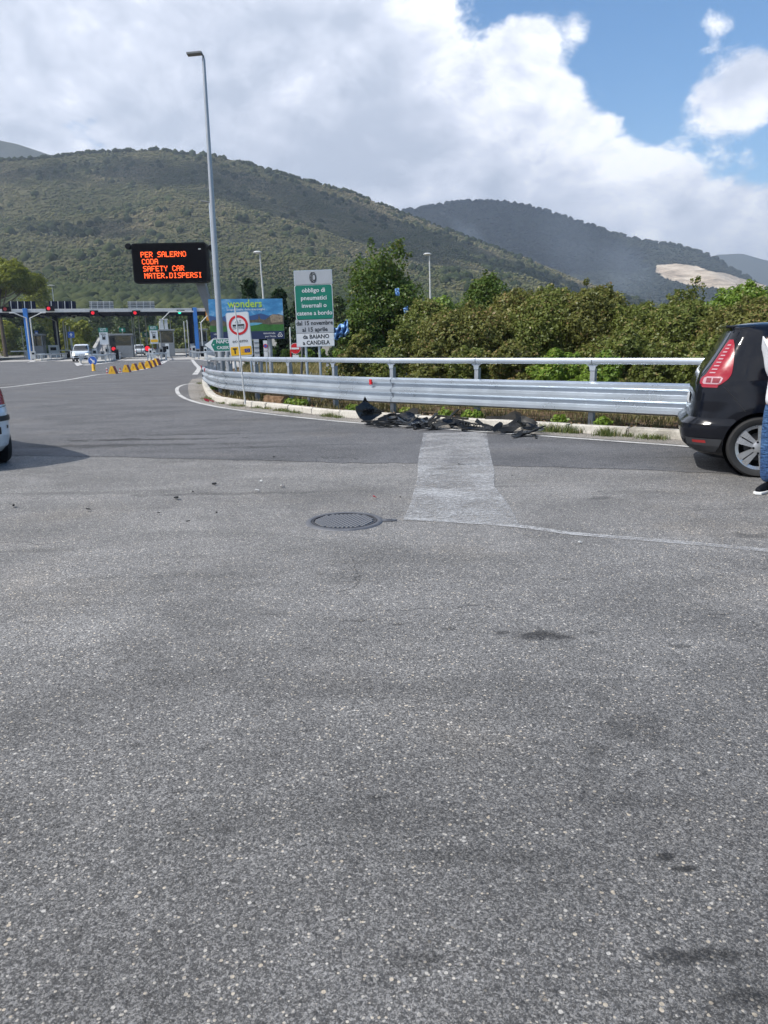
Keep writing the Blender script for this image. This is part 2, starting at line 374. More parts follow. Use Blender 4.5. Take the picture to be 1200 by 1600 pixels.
# ------------------------------------------------------------------ text
def text_mesh(s, size, cx, cz, width=None, bold=0.0, align='CENTER'):
    cu_ = bpy.data.curves.new('txt', 'FONT'); cu_.body = s; cu_.size = size; cu_.align_x = align; cu_.align_y = 'CENTER'; cu_.offset = bold; cu_.resolution_u = 2
    cu_.fill_mode = 'FRONT'
    o = bpy.data.objects.new('txt', cu_); C.objects.link(o)
    dg = bpy.context.evaluated_depsgraph_get(); me = bpy.data.meshes.new_from_object(o.evaluated_get(dg)); bpy.data.objects.remove(o)
    v = np.empty(len(me.vertices)*3, dtype=np.float32); me.vertices.foreach_get('co', v); v = v.reshape(-1, 3)
    if width and len(v):
        w_ = v[:, 0].max()-v[:, 0].min(); mid = (v[:, 0].max()+v[:, 0].min())/2
        v[:, 0] = (v[:, 0]-mid)*width/w_
    return v, [tuple(p.vertices) for p in me.polygons]
def text(parent, s, size, x, z, y, m, width=None, bold=0.0, name='lettering'):
    """lettering on a plate facing -Y, at plate coordinates x,z"""
    v, f = text_mesh(s, size, 0, 0, width, bold)
    sp_ = sorted((min(v[i][0] for i in q), max(v[i][0] for i in q), k) for k, q in enumerate(f)); out = []; cur = []; xm = None
    for a, b_, k in sp_:
        if xm is not None and a-xm > .17*size: out.append(cur); cur = []
        cur.append(k); xm = b_ if xm is None else max(xm, b_)
    out.append(cur)
    for g in out:                                    # one object per word
        b = MB(); ids = sorted({i for k in g for i in f[k]}); mp_ = {i: j for j, i in enumerate(ids)}
        b.add([(x+v[i][0], y, z+v[i][1]) for i in ids], [tuple(mp_[i] for i in f[k]) for k in g]); o_ = b.build(name, m, parent, fix=False)
    return o_
def rrect(w_, h, r, n=5, cx=0, cz=0):
    p = []
    for sx, sz, a0 in ((1, -1, -90), (1, 1, 0), (-1, 1, 90), (-1, -1, 180)):
        for i in range(n+1):
            a = R(a0+90*i/n); p.append((cx+sx*(w_/2-r)+r*math.cos(a), cz+sz*(h/2-r)+r*math.sin(a)))
    return p
def face_to(loc):                                # rotation so that -Y of a plate looks at the place traffic comes from
    return math.atan2(-loc[0], loc[1])*.0
def disc(r_, n=32, cx=0, cz=0): return [(cx+r_*math.cos(2*PI*i/n), cz+r_*math.sin(2*PI*i/n)) for i in range(n)]
#@@PART2
# ------------------------------------------------------------------ ground, hills
def catmull(P, step):
    P = [Vector((p[0], p[1])) for p in P]; P = [P[0]*2-P[1]]+P+[P[-1]*2-P[-2]]; out = []
    for i in range(1, len(P)-2):
        a, b, c, d = P[i-1:i+3]; n = max(2, int((c-b).length/step*4))
        for k in range(n):
            t = k/n; out.append(.5*((2*b)+(c-a)*t+(2*a-5*b+4*c-d)*t*t+(3*b-a-3*c+d)*t**3))
    out.append(P[-2])
    res = [out[0]]; acc = 0
    for i in range(1, len(out)):
        seg = (out[i]-out[i-1]).length
        while acc+seg >= step:
            f_ = (step-acc)/seg; q = out[i-1].lerp(out[i], f_); res.append(q); out[i-1] = q; seg = (out[i]-q).length; acc = 0
        acc += seg
    return res
class Path:
    def __init__(s, P, step=.1):
        s.p = catmull(P, step); s.step = step; s.len = (len(s.p)-1)*step
    def at(s, d, off=0):
        i = max(0, min(len(s.p)-2, int(d/s.step))); f_ = d/s.step-i
        a, b = s.p[max(0, i-2)], s.p[min(len(s.p)-1, i+3)]; t = (b-a).normalized(); n = Vector((-t.y, t.x))
        q = s.p[i].lerp(s.p[i+1], f_)+n*off
        return q, t, n
def strip(name, path, w_, z, m, off=0, step=.35, jit=0):
    V = []; Fc = []; d = 0; k = 0
    while d <= path.len:
        q, t, n = path.at(d, off); j = random.uniform(-jit, jit)
        V += [(*(q+n*(w_/2+j)), z), (*(q-n*(w_/2-j)), z)]
        if k: Fc.append((2*k-2, 2*k-1, 2*k+1, 2*k))
        k += 1; d += step
    b = MB(); b.add(V, Fc); return tag(b.build(name, m, fix=False), kind='structure')
def sheet(name, poly, z, m, kind='structure', parent=None):
    bm = bmesh.new(); f_ = bm.faces.new([bm.verts.new((p[0], p[1], z)) for p in poly]); f_.normal_update()
    if f_.normal.z < 0: f_.normal_flip()
    bmesh.ops.triangulate(bm, faces=[f_])
    me = bpy.data.meshes.new(name); bm.to_mesh(me); bm.free(); o = link(name, me, m, parent); return tag(o, kind=kind) if not parent else o

TO = at(308, 555, 100); TO = Vector((TO.x, TO.y, 0)); TA = R(16)
def T(lx, ly, z=0): return Vector((TO.x+lx*math.cos(TA)-ly*math.sin(TA), TO.y+lx*math.sin(TA)+ly*math.cos(TA), z))
def TL(px, py, ly):                              # toll-plaza coordinates of what a pixel shows in the plane ly
    d = ray(px, py); nx, ny = -math.sin(TA), math.cos(TA)
    t = ((TO.x*nx+TO.y*ny)+ly)/(d.x*nx+d.y*ny); X, Y = d.x*t-TO.x, d.y*t-TO.y
    return X*math.cos(TA)+Y*math.sin(TA), d.z*t+HC

KP = Path([(-7.9, 33.5), (-6.97, 29.13), (-5.49, 23.35), (-4.68, 20.6), (-4.03, 19.16), (-3.33, 18.2), (-2.47, 17.15), (-1.14, 15.46), (-.4, 14.7), (.6, 13.9), (2.77, 12.18), (4.4, 10.82), (5.35, 10.03), (7.5, 8.2), (10, 6.0), (14, 2.4)])
kerb_pts = [tuple(KP.at(d)[0]) for d in np.arange(0, KP.len, .5)]

def grass_ground():
    t = NT('meadow'); p = t.pos()
    n1 = t.noise(p, .05, 6, .6); n2 = t.noise(p, .9, 6, .7); n3 = t.noise(p, 12, 4, .7)
    k = t.math('ADD', t.math('MULTIPLY', n1, .4), t.math('ADD', t.math('MULTIPLY', n2, .35), t.math('MULTIPLY', n3, .25)))
    t.set(color=t.ramp(k, [(.36, (.035, .045, .015)), (.5, (.085, .085, .032)), (.62, (.17, .145, .075))]), rough=.95, spec=.2); t.bump(n3, .6, .05); return t.mat
m_meadow = grass_ground()
me = npmesh('ground', [(-6000, -3000, -.03), (6000, -3000, -.03), (6000, 9000, -.03), (-6000, 9000, -.03)], [(0, 1, 2, 3)])
tag(link('ground', me, m_meadow), kind='structure')

def soil_mat(name, a, b, c, sc=3):
    t = NT(name); p = t.pos(); n1 = t.noise(p, sc, 7, .7); n2 = t.noise(p, sc*14, 4, .7)
    k = t.math('ADD', t.math('MULTIPLY', n1, .6), t.math('MULTIPLY', n2, .4))
    t.set(color=t.ramp(k, [(.34, a), (.5, b), (.64, c)]), rough=.95, spec=.15); t.bump(n2, .8, .03); return t.mat
m_soil = soil_mat('verge_soil', (.045, .030, .018), (.13, .085, .05), (.24, .19, .12))
m_drygrass = soil_mat('dry_grass_soil', (.09, .085, .03), (.22, .18, .085), (.38, .31, .17), 1.6)

# asphalt
def g2(x, y): q = G(x, y); return (q.x, q.y)
st_near = []
for px, py, rx, ry, s_ in ((850, 993, .20, .075, .85), (782, 989, .06, .03, .7), (700, 982, .05, .03, .6), (622, 976, .04, .02, .6), (1000, 1140, .16, .16, .45), (925, 1172, .06, .05, .5), (1060, 1010, .09, .03, .6),
                           (1040, 1338, .05, .02, .9), (1072, 1358, .05, .018, .9), (932, 1088, .05, .05, .4), (420, 1098, .03, .03, .5), (210, 1164, .03, .02, .6), (1188, 838, .3, .12, .55), (275, 1235, .03, .02, .5),
                           (980, 770, .5, .16, .3), (935, 778, .14, .1, .55), (120, 770, 1.6, .12, .35), (360, 771, 1.2, .10, .5), (700, 732, .28, .12, .5), (640, 1500, .10, .03, .5), (1100, 1495, .12, .03, .7), (1040, 1490, .05, .02, .6), (1180, 1560, .1, .03, .5), (340, 1300, .05, .02, .5), (90, 1290, .05, .02, .5), (560, 970, .04, .02, .6), (540, 970, .03, .015, .6), (480, 1012, .03, .015, .5), (600, 1245, .08, .02, .5), (760, 760, .5, .06, .5), (880, 905, .12, .03, .4), (1130, 960, .1, .02, .5), (300, 870, .25, .05, .3), (250, 900, .6, .08, .25), (1000, 1250, .3, .06, .3), (720, 1340, .3, .05, .3), (420, 960, .10, .02, .5), (60, 860, .5, .08, .3)):
    q = G(px, py); st_near.append((q.x, q.y, rx, ry, s_))
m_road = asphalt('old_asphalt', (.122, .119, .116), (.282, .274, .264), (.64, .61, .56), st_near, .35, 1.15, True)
st_far = []
for px, py, rx, ry, s_ in ((230, 687, 1.7, .16, .8), (150, 697, 2.0, .2, .6), (300, 679, 1.2, .14, .6), (520, 695, .8, .06, .5), (1060, 715, .6, .08, .4), (935, 741, .28, .14, .75), (380, 700, 1.0, .15, .35), (420, 655, 1.5, .3, .25)):
    q = G(px, py); st_far.append((q.x, q.y, rx, ry, s_))
m_road2 = asphalt('resurfaced_asphalt', (.082, .082, .086), (.185, .185, .190), (.40, .40, .39), st_far, .3, .7)
m_shoulder = asphalt('dirty_shoulder', (.20, .185, .165), (.37, .345, .31), (.5, .48, .44), None, .3)

edge = kerb_pts[::-1]                              # from the right to the far end
far = [tuple(T(1.2, -40)[:2]), tuple(T(1.9, -8)[:2]), tuple(T(2.1, 60)[:2]), tuple(T(-46, 60)[:2]), (-170, 90)]
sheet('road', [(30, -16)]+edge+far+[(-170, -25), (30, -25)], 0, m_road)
KL = Path(KP.p[::10][:], .1)
inner = [tuple(KP.at(d, -.5)[0]) for d in np.arange(2, KP.len-3, .5)][::-1]
seam = [g2(x, y) for x, y in ((-140, 707), (-60, 709), (0, 711.5), (100, 713), (200, 714.5), (330, 717), (450, 721), (540, 723), (640, 725), (760, 727), (880, 730), (1000, 734), (1100, 738), (1230, 743))]
seam = [(x+random.uniform(-.05, .05), y+random.uniform(-.06, .06)) for x, y in seam]
seam_d = []
for (x0, y0), (x1, y1) in zip(seam, seam[1:]):
    for k in range(8): seam_d.append((x0+(x1-x0)*k/8+random.uniform(-.01, .01), y0+(y1-y0)*k/8+random.uniform(-.03, .03)))
sheet('resurfaced_road', [(-60, 14), (-30, 12.4)]+seam_d+[(6.2, 7.6)]+[q for q in inner if q[0] < 6.2]+[tuple(T(.6, -38)[:2]), tuple(T(.9, -8)[:2]), tuple(T(.9, 30)[:2]), tuple(T(-34, 30)[:2]), (-110, 70)], .004, m_road2)

def paint(name, col, lo, hi, sc=22, rough=.6):
    t = NT(name); p = t.pos(); n = t.noise(p, sc, 6, .75); n2 = t.noise(p, 1.6, 5, .65, .4); v = t.vor(p, 105, 'Distance')
    k = t.math('ADD', t.math('ADD', t.math('MULTIPLY', n, .42), t.math('MULTIPLY', n2, .48)), t.math('MULTIPLY', v, -.18)); a = t.rng(k, lo, hi)
    t.set(color=t.ramp(n, [(.3, tuple(c*.72 for c in col)), (.65, col)]), rough=rough); t.bump(n, .3, .004)
    tr = t.n('ShaderNodeBsdfTransparent'); mx = t.n('ShaderNodeMixShader'); t.L.new(a, mx.inputs[0]); t.L.new(tr.outputs[0], mx.inputs[1]); t.L.new(t.b.outputs[0], mx.inputs[2]); t.L.new(mx.outputs[0], t.out.inputs[0]); return t.mat
m_line = paint('road_paint', (.60, .59, .57), .18, .36)
m_worn = paint('worn_paint', (.51, .515, .52), .225, .54)
m_worn2 = paint('very_worn_paint', (.54, .54, .54), .20, .50)

# markings
strip('edge_line', Path([g2(x, y) for x, y in ((330, 598), (305, 599.5), (288, 601.5), (277, 607), (280, 617), (297, 626), (330, 634.5), (380, 642.5), (440, 650), (550, 661), (700, 671.5), (860, 683), (1065, 698), (1230, 711))]), .12, .012, m_line, jit=.004)
strip('lane_line', Path([g2(x, y) for x, y in ((-90, 613), (0, 606.5), (60, 599.5), (105, 594), (148, 586.5), (175, 583.5), (215, 579), (240, 572.5), (259, 565), (266, 557))]), .22, .012, m_line)
bp = [g2(x, y) for x, y in ((662, 677), (684, 677), (708, 677), (732, 676), (760, 676), (764, 700), (772, 735), (772, 760), (795, 790), (812, 821), (760, 818), (700, 816), (630, 813), (640, 790), (652, 750), (654, 715))]
sheet('worn_marking', bp, .007, m_worn)
sheet('worn_marking_far_end', [g2(x, y) for x, y in ((668, 678), (755, 677), (764, 722), (700, 728), (658, 724))], .009, paint('band_paint', (.42, .415, .41), .16, .55))
strip('faint_line', Path([g2(x, y) for x, y in ((632, 811), (720, 816), (812, 823), (900, 835), (1050, 847), (1200, 861), (1300, 871))]), .09, .0055, m_worn2, jit=.004)
strip('shoulder', KP, .52, .008, m_shoulder, off=-.26)
for q in (((300, 562), (306, 570), (311, 575), (308, 581), (304, 586)), ((265, 565), (290, 565.3), (304, 565.6)), ((200, 563), (222, 562.5), (232, 562.5))):
    strip('junction_line', Path([g2(*a) for a in q]), .28, .012, m_line)
m_lane = mat('lane_concrete', (.40, .385, .36), .85, 0, .12, .6)
for a, b, y0, y1 in ((-8.9, -5.9, -22, 40), (-4.2, -.9, -22, 40), (-15.5, -12.0, -16, 40), (-22.6, -18.8, -12, 40)):
    pl = [T(a, y0), T(b, y0), T(b, y1), T(a, y1)]; sheet('lane_slab', [(q.x, q.y) for q in pl], .010, m_lane)

# verge behind the kerb
def offp(o_): return [tuple(KP.at(d, o_)[0]) for d in np.arange(0, KP.len, .5)]
sheet('verge', offp(.10)+[(40, -16), (40, 40), (20, 62), (-1, 62), (-9, 48)], .09, m_soil)
sheet('verge_meadow', [q for q in offp(2.2)][2:]+[(39, -14), (39, 39), (20, 60), (-1, 60), (-7.0, 46)], .10, m_drygrass)
sheet('apron', [(-7.7, 34), (-9.5, 46), tuple(T(1.3, -36)[:2]), tuple(T(2.4, 0)[:2]), tuple(T(14, 0)[:2]), (-1, 62), (-7, 46)], .03, m_lane)

# kerb of separate stones
m_kerb = NT('kerb_stone'); _p = m_kerb.pos(); _n = m_kerb.noise(_p, 1.3, 6, .7); _n2 = m_kerb.noise(_p, 30, 4, .7)
m_kerb.set(color=m_kerb.mix(m_kerb.rng(_n, .5, .72), m_kerb.ramp(_n2, [(.3, (.46, .43, .38)), (.7, (.66, .63, .57))]), (.27, .25, .21)), rough=.9); m_kerb.bump(_n2, .5, .006); m_kerb = m_kerb.mat
kb = tag(empty('kerb', (*KP.at(0)[0], 0)), kind='structure'); kme = []
for i in range(4):
    b = MB(); b.box((0, .09, .06), (.985, .18, .15)); me = b.mesh('kerb_stone'); bm = bmesh.new(); bm.from_mesh(me)
    bmesh.ops.bevel(bm, geom=bm.edges[:], offset=.018, segments=2, affect='EDGES'); 
    for v in bm.verts: v.co += Vector([random.uniform(-.006, .006) for _ in range(3)])
    bmesh.ops.recalc_face_normals(bm, faces=bm.faces); bm.to_mesh(me); bm.free(); me.materials.append(m_kerb); kme.append(me)
d = .5
while d < KP.len-.5:
    q, t, n = KP.at(d); o = link('kerb_stone', kme[random.randrange(4)], None, kb)
    o.location = Vector((*q, random.uniform(-.006, .004)))-kb.location; o.rotation_euler = (random.uniform(-.012, .012), random.uniform(-.004, .004), math.atan2(t.y, t.x)+random.uniform(-.008, .008)); d += 1.0

# hills
def ridge(pts, ext):
    az = []; te = []
    for p in pts:
        d_ = ray(*p); az.append(math.degrees(math.atan2(d_.x, d_.y))); te.append(d_.z/math.hypot(d_.x, d_.y))
    for a, t_ in ext: az.append(a); te.append(t_)
    o_ = np.argsort(az); return np.array(az)[o_], np.array(te)[o_]
def fbm(X, Y, sc, oct=5, seed=0):
    r_ = np.random.default_rng(seed); out = np.zeros_like(X); amp = 1.0; tot = 0
    for o_ in range(oct):
        N_ = 64; g = r_.random((N_, N_)); x = X/sc*2**o_+r_.random()*50; y = Y/sc*2**o_+r_.random()*50
        xi = np.floor(x).astype(int); yi = np.floor(y).astype(int); fx = x-xi; fy = y-yi; fx = fx*fx*(3-2*fx); fy = fy*fy*(3-2*fy)
        a = g[xi % N_, yi % N_]; b = g[(xi+1) % N_, yi % N_]; c = g[xi % N_, (yi+1) % N_]; e = g[(xi+1) % N_, (yi+1) % N_]
        out += amp*((a*(1-fx)+b*fx)*(1-fy)+(c*(1-fx)+e*fx)*fy); tot += amp; amp *= .5
    return out/tot-.5
def hill_fn(rg, r0, r1, p_=1.15, amp=9, seed=1, back=.5):
    azs, tes = rg
    def fn(az, rho):                              # numpy: azimuth degrees, distance
        H = np.interp(az, azs, tes)*r1+HC
        t_ = np.clip((rho-r0)/(r1-r0), 0, None); up = np.clip(t_, 0, 1)
        k = np.where(t_ <= 1, up**p_*(1.0-.18*np.sin(PI*up)), 1-np.clip((t_-1)/back, 0, 1)**1.6*.9)
        X = rho*np.sin(np.radians(az)); Y = rho*np.cos(np.radians(az))
        gul = fbm(X+Y*.3, Y*.25, r1*.14, 4, seed+5)           # gullies running down the slope
        n = (fbm(X, Y, r1*.12, 6, seed)*amp*1.6+gul*amp*1.6)*np.sin(PI*np.clip(up, 0, 1)**.8)+fbm(X, Y, r1*.03, 3, seed+2)*amp*.18
        return X, Y, np.maximum(H*k, 0)+n*np.clip(t_*4, 0, 1)*(t_ <= 1.0)-.5*(1-np.clip(t_*6, 0, 1))
    return fn
def build_hill(name, fn, a0, a1, na, r0, r1, nr, m, back=.5, attr=None):
    az = np.linspace(a0, a1, na); rr = np.concatenate([np.linspace(r0, r1, nr), r1+(r1-r0)*back*np.linspace(.04, 1, 12)])
    A, Rr = np.meshgrid(az, rr); X, Y, Z = fn(A, Rr); nR = len(rr)
    V = np.stack([X.ravel(), Y.ravel(), Z.ravel()], 1); i = np.arange(nR-1)[:, None]*na+np.arange(na-1)[None, :]
    Fq = np.stack([i, i+1, i+1+na, i+na], -1).reshape(-1, 4)
    me = npmesh(name, V, Fq, attr(V) if attr else None); o = link(name, me, m, smooth=True); return tag(o, kind='structure')
def hill_mat(name, g1, g2_, br, sc=1.0, rock=False):
    t = NT(name); p = t.pos(); n1 = t.noise(p, .008*sc, 6, .6, .4); n2 = t.noise(p, .10*sc, 6, .72); n3 = t.noise(p, .45*sc, 5, .75)
    k = t.math('ADD', t.math('MULTIPLY', n2, .5), t.math('MULTIPLY', n3, .5))
    a = t.ramp(k, [(.36, g1), (.52, g2_), (.66, br)]); b = t.ramp(k, [(.40, g1), (.60, g2_), (.75, br)])
    col = t.mix(t.rng(n1, .42, .6), a, b)
    if rock:
        at_ = t.n('ShaderNodeAttribute', attribute_name='rock'); rn = t.noise(t.pos((1, 1, 5)), .022, 7, .75, .5)
        rc = t.ramp(rn, [(.34, (.26, .20, .14)), (.5, (.62, .50, .37)), (.66, (.80, .70, .56))])
        col = t.mix(t.math('GREATER_THAN', t.math('ADD', at_.outputs['Fac'], t.math('MULTIPLY', t.math('SUBTRACT', n2, .5), 1.3)), .5), col, rc)
    t.set(color=col, rough=.95, spec=.1); t.bump(k, 1.0, 3/sc); return t.mat
m_h1 = hill_mat('hill_scrubland', (.050, .056, .026), (.115, .110, .054), (.24, .195, .125))
m_h2 = hill_mat('hill_far_scrub', (.026, .034, .022), (.055, .06, .036), (.10, .09, .06), .6, True)
rg1 = ridge(((0, 253), (60, 246), (95, 244), (150, 238), (200, 235.5), (250, 234), (300, 239), (330, 243), (390, 257), (450, 272), (500, 287), (550, 302), (600, 322), (650, 341), (700, 360), (750, 378), (790, 393), (830, 408), (900, 437), (1000, 470), (1100, 500)),
            ((-80, .05), (-60, .10), (-45, .19), (-36, .235), (32, .02), (45, .0), (80, 0)))
rg2 = ridge(((560, 345), (620, 330), (660, 324), (700, 318), (760, 314), (800, 317), (850, 328), (900, 345), (950, 361), (1000, 374), (1060, 385), (1120, 404), (1160, 430), (1200, 447)),
            ((-8, .10), (-20, .02), (36, .05), (50, .03), (75, .02), (-80, 0)))
rg3 = ridge(((1040, 420), (1090, 408), (1120, 398), (1160, 396), (1200, 408)), ((20, .02), (36, .085), (45, .09), (60, .05), (80, .03)))
rg4 = ridge(((0, 219), (25, 224), (50, 232), (80, 243), (130, 262), (200, 290)), ((-70, .16), (-50, .24), (-36, .27), (-30, .255), (0, .02)))
R1 = (230, 900); R2 = (900, 1750)
f1 = hill_fn(rg1, *R1, 1.12, 20, 1); f2 = hill_fn(rg2, *R2, 1.1, 30, 11); f3 = hill_fn(rg3, 2300, 3600, 1.1, 40, 21); f4 = hill_fn(rg4, 1300, 2100, 1.1, 30, 31)
build_hill('hill_near', f1, -68, 48, 420, *R1, 150, m_h1)
QP = np.array([(1026, 414), (1060, 412), (1090, 416), (1110, 424), (1135, 427), (1160, 436), (1198, 446), (1196, 456), (1130, 452), (1080, 447), (1040, 436), (1024, 424)])
def rock_attr(V):
    P = V-np.array([0, 0, HC]); zc = P @ np.array(FW); px = 600+F*(P @ np.array(cr))/zc; py = 800-F*(P @ np.array(cu))/zc
    ins = np.zeros(len(V), bool); j = len(QP)-1
    for i in range(len(QP)):
        a, b = QP[i], QP[j]
        c_ = ((a[1] > py) != (b[1] > py)) & (px < (b[0]-a[0])*(py-a[1])/(b[1]-a[1]+1e-9)+a[0]); ins ^= c_; j = i
    return {'rock': ins.astype(np.float32)}
build_hill('hill_far', f2, -22, 60, 520, *R2, 160, m_h2, attr=rock_attr)
build_hill('hill_distant', f3, 16, 66, 160, 2300, 3600, 40, m_h2)
build_hill('hill_behind', f4, -66, 0, 180, 1300, 2100, 50, m_h2)

# scrub and trees on the hills: nobody could count them
ICO = None
def ico():
    bm = bmesh.new(); bmesh.ops.create_icosphere(bm, subdivisions=1, radius=1); V = np.array([v.co[:] for v in bm.verts]); Fc = np.array([[v.index for v in f_.verts] for f_ in bm.faces]); bm.free(); return V, Fc
IV_, IF_ = ico(); OV = np.array([(1, 0, 0), (0, 1, 0), (-1, 0, 0), (0, -1, 0), (0, 0, 1), (0, 0, -.6)], float); OF = np.array([(0, 1, 4), (1, 2, 4), (2, 3, 4), (3, 0, 4), (1, 0, 5), (2, 1, 5), (3, 2, 5), (0, 3, 5)])
def clumps(name, P, sx, sz, tint, m, seed, kind='stuff', jit=.28, low=False):
    r_ = np.random.default_rng(seed); n = len(P); IV, IF = (OV, OF) if low else (IV_, IF_); nv = len(IV)
    th = r_.random(n)*2*PI; c_, s_ = np.cos(th)[:, None], np.sin(th)[:, None]
    B = IV[None]*(1+(r_.random((n, nv, 1))-.5)*2*jit)
    X = (B[..., 0]*c_-B[..., 1]*s_)*sx[:, None]+P[:, 0, None]; Y = (B[..., 0]*s_+B[..., 1]*c_)*sx[:, None]+P[:, 1, None]; Z = B[..., 2]*sz[:, None]+P[:, 2, None]+sz[:, None]*.35
    V = np.stack([X, Y, Z], -1).reshape(-1, 3); Fq = (IF[None]+np.arange(n)[:, None, None]*nv).reshape(-1, 3)
    me = npmesh(name, V, Fq, {'tint': np.repeat(tint, nv)}); return tag(link(name, me, m), kind=kind)
def scrub_mat(name, stops):
    t = NT(name); a = t.n('ShaderNodeAttribute', attribute_name='tint'); n = t.noise(t.pos(), .8, 4, .7)
    k = t.math('ADD', t.math('MULTIPLY', a.outputs['Fac'], .75), t.math('MULTIPLY', n, .3)); t.set(color=t.ramp(k, stops), rough=.95, spec=.1); return t.mat
m_s1 = scrub_mat('hill_scrub_leaf', [(.1, (.034, .048, .018)), (.42, (.075, .088, .034)), (.70, (.135, .130, .060)), (.95, (.23, .19, .115))])
m_s2 = scrub_mat('far_scrub_leaf', [(.1, (.014, .022, .015)), (.5, (.028, .038, .024)), (.95, (.062, .062, .042))])
m_s3 = scrub_mat('wood_leaf', [(.1, (.016, .026, .010)), (.5, (.036, .050, .018)), (.95, (.075, .085, .032))])
def scat(fn, n, a0, a1, r0, r1, seed, dens=None):
    r_ = np.random.default_rng(seed); az = a0+(a1-a0)*r_.random(n); rr = np.sqrt(r0*r0+(r1*r1-r0*r0)*r_.random(n)); X, Y, Z = fn(az, rr)
    P = np.stack([X, Y, Z], 1); f_ = fbm(X, Y, 60, 4, seed+3)
    if dens is not None: kp = (f_+r_.random(n)*.25) > dens; P = P[kp]; f_ = f_[kp]; rr = rr[kp]
    return P, f_, rr, r_
P, f_, rr, r_ = scat(f1, 125000, -36, 36, 300, 898, 41)
sx = (.5+r_.random(len(P))**3*1.5)*(.6+rr/900*.5)
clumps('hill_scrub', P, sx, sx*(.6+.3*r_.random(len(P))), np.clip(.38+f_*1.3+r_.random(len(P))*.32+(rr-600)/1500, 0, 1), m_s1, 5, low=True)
P, f_, rr, r_ = scat(f1, 30000, -36, 36, 235, 420, 42)
sx = (1.0+r_.random(len(P))**2*3.2)*np.clip((430-rr)/120, .25, 1)
clumps('hill_foot_wood', P, sx, sx*.95, np.clip(.3+f_*1.5+r_.random(len(P))*.5, 0, 1), m_s3, 6)
P, f_, rr, r_ = scat(f1, 2600, -36, 36, 420, 899, 43, .17)
sx = 1.8+r_.random(len(P))*2.4
clumps('hill_trees', P, sx, sx*.9, r_.random(len(P))*.7, m_s3, 7)
# trees that stand up along the skylines
def skyline(fn, r1, pxs, seed, m, size):
    r_ = np.random.default_rng(seed); az = np.array([math.degrees(math.atan2(ray(p, 300).x, ray(p, 300).y)) for p in pxs]); X, Y, Z = fn(az, np.full(len(az), r1*.997)); sx = size*(.6+.8*r_.random(len(az)))
    clumps('skyline_trees', np.stack([X, Y, Z], 1), sx, sx*.9, r_.random(len(az))*.5, m, seed)
rs = random.Random(4)
skyline(f1, 900, [rs.gauss(c, 9) for c in (70, 90, 150, 410, 440, 455, 545, 550, 600, 615, 650, 780, 820) for _ in range(7)]+[rs.uniform(0, 800) for _ in range(260)], 8, m_s3, 2.6)
skyline(f2, 1750, [rs.gauss(c, 14) for c in (660, 690, 705, 720, 760, 960, 1000, 1060, 1075, 1100) for _ in range(7)]+[rs.uniform(620, 1190) for _ in range(170)], 9, m_s2, 4.6)
P, f_, rr, r_ = scat(f2, 26000, -6, 36, 950, 1748, 44)
kp = rock_attr(P)['rock'] < .5; P, f_, rr = P[kp], f_[kp], rr[kp]
sx = 1.5+r_.random(len(P))**2*3.2
clumps('far_hill_scrub', P, sx, sx*.7, np.clip(.4+f_*1.2+(r_.random(len(P))-.5)*.5, 0, 1), m_s2, 10, low=True)
P, f_, rr, r_ = scat(f2, 3000, 10, 34, 900, 1150, 46)
sx = 4+r_.random(len(P))*4
clumps('valley_wood', P, sx, sx*.8, np.clip(.5+f_*1.5, 0, 1), m_s3, 12)

# unseen opaque cloud meshes, added overhead to shade parts of the hills
CM = mat('shade_cloud_white', (.85, .86, .88), .95, 0, .03, .01)
def shade_cloud(target, alt, rx, ry, rz_, n, seed):
    r_ = np.random.default_rng(seed); k = (alt-target[2])/sd.z; c = Vector(target)+sd*k; a = r_.random(n)*2*PI; q = r_.random(n)**.5
    X = rx*q*np.cos(a); Y = ry*q*np.sin(a); co, si = math.cos(rz_), math.sin(rz_); P = np.stack([c.x+X*co-Y*si, c.y+X*si+Y*co, c.z+r_.random(n)*60*(1-q)], 1)
    s_ = min(rx, ry)*(.16+.18*r_.random(n))*(1.15-.6*q); clumps('shade_cloud', P, s_, s_*.6, r_.random(n), CM, seed, 'structure', .2)
shade_cloud((95, 700, 90), 1250, 330, 120, R(-28), 260, 71)
shade_cloud((150, 1600, 210), 1500, 330, 250, R(-10), 240, 72)
shade_cloud((-330, 760, 215), 1300, 110, 45, R(10), 90, 73)
shade_cloud((-250, 560, 110), 1200, 70, 40, R(-30), 60, 75)
# air between here and the hills
hz = MB(); hz.box((150, 1900, 219), (4200, 4600, 440))
o = hz.build('haze', None); t = bpy.data.materials.new('air'); t.use_nodes = True; nt = t.node_tree; nt.nodes.clear()
vo = nt.nodes.new('ShaderNodeVolumePrincipled'); vo.inputs['Color'].default_value = (.74, .85, 1, 1); vo.inputs['Density'].default_value = .00029; vo.inputs['Anisotropy'].default_value = .2
ot = nt.nodes.new('ShaderNodeOutputMaterial'); nt.links.new(vo.outputs[0], ot.inputs['Volume']); o.data.materials.append(t); tag(o, kind='stuff')
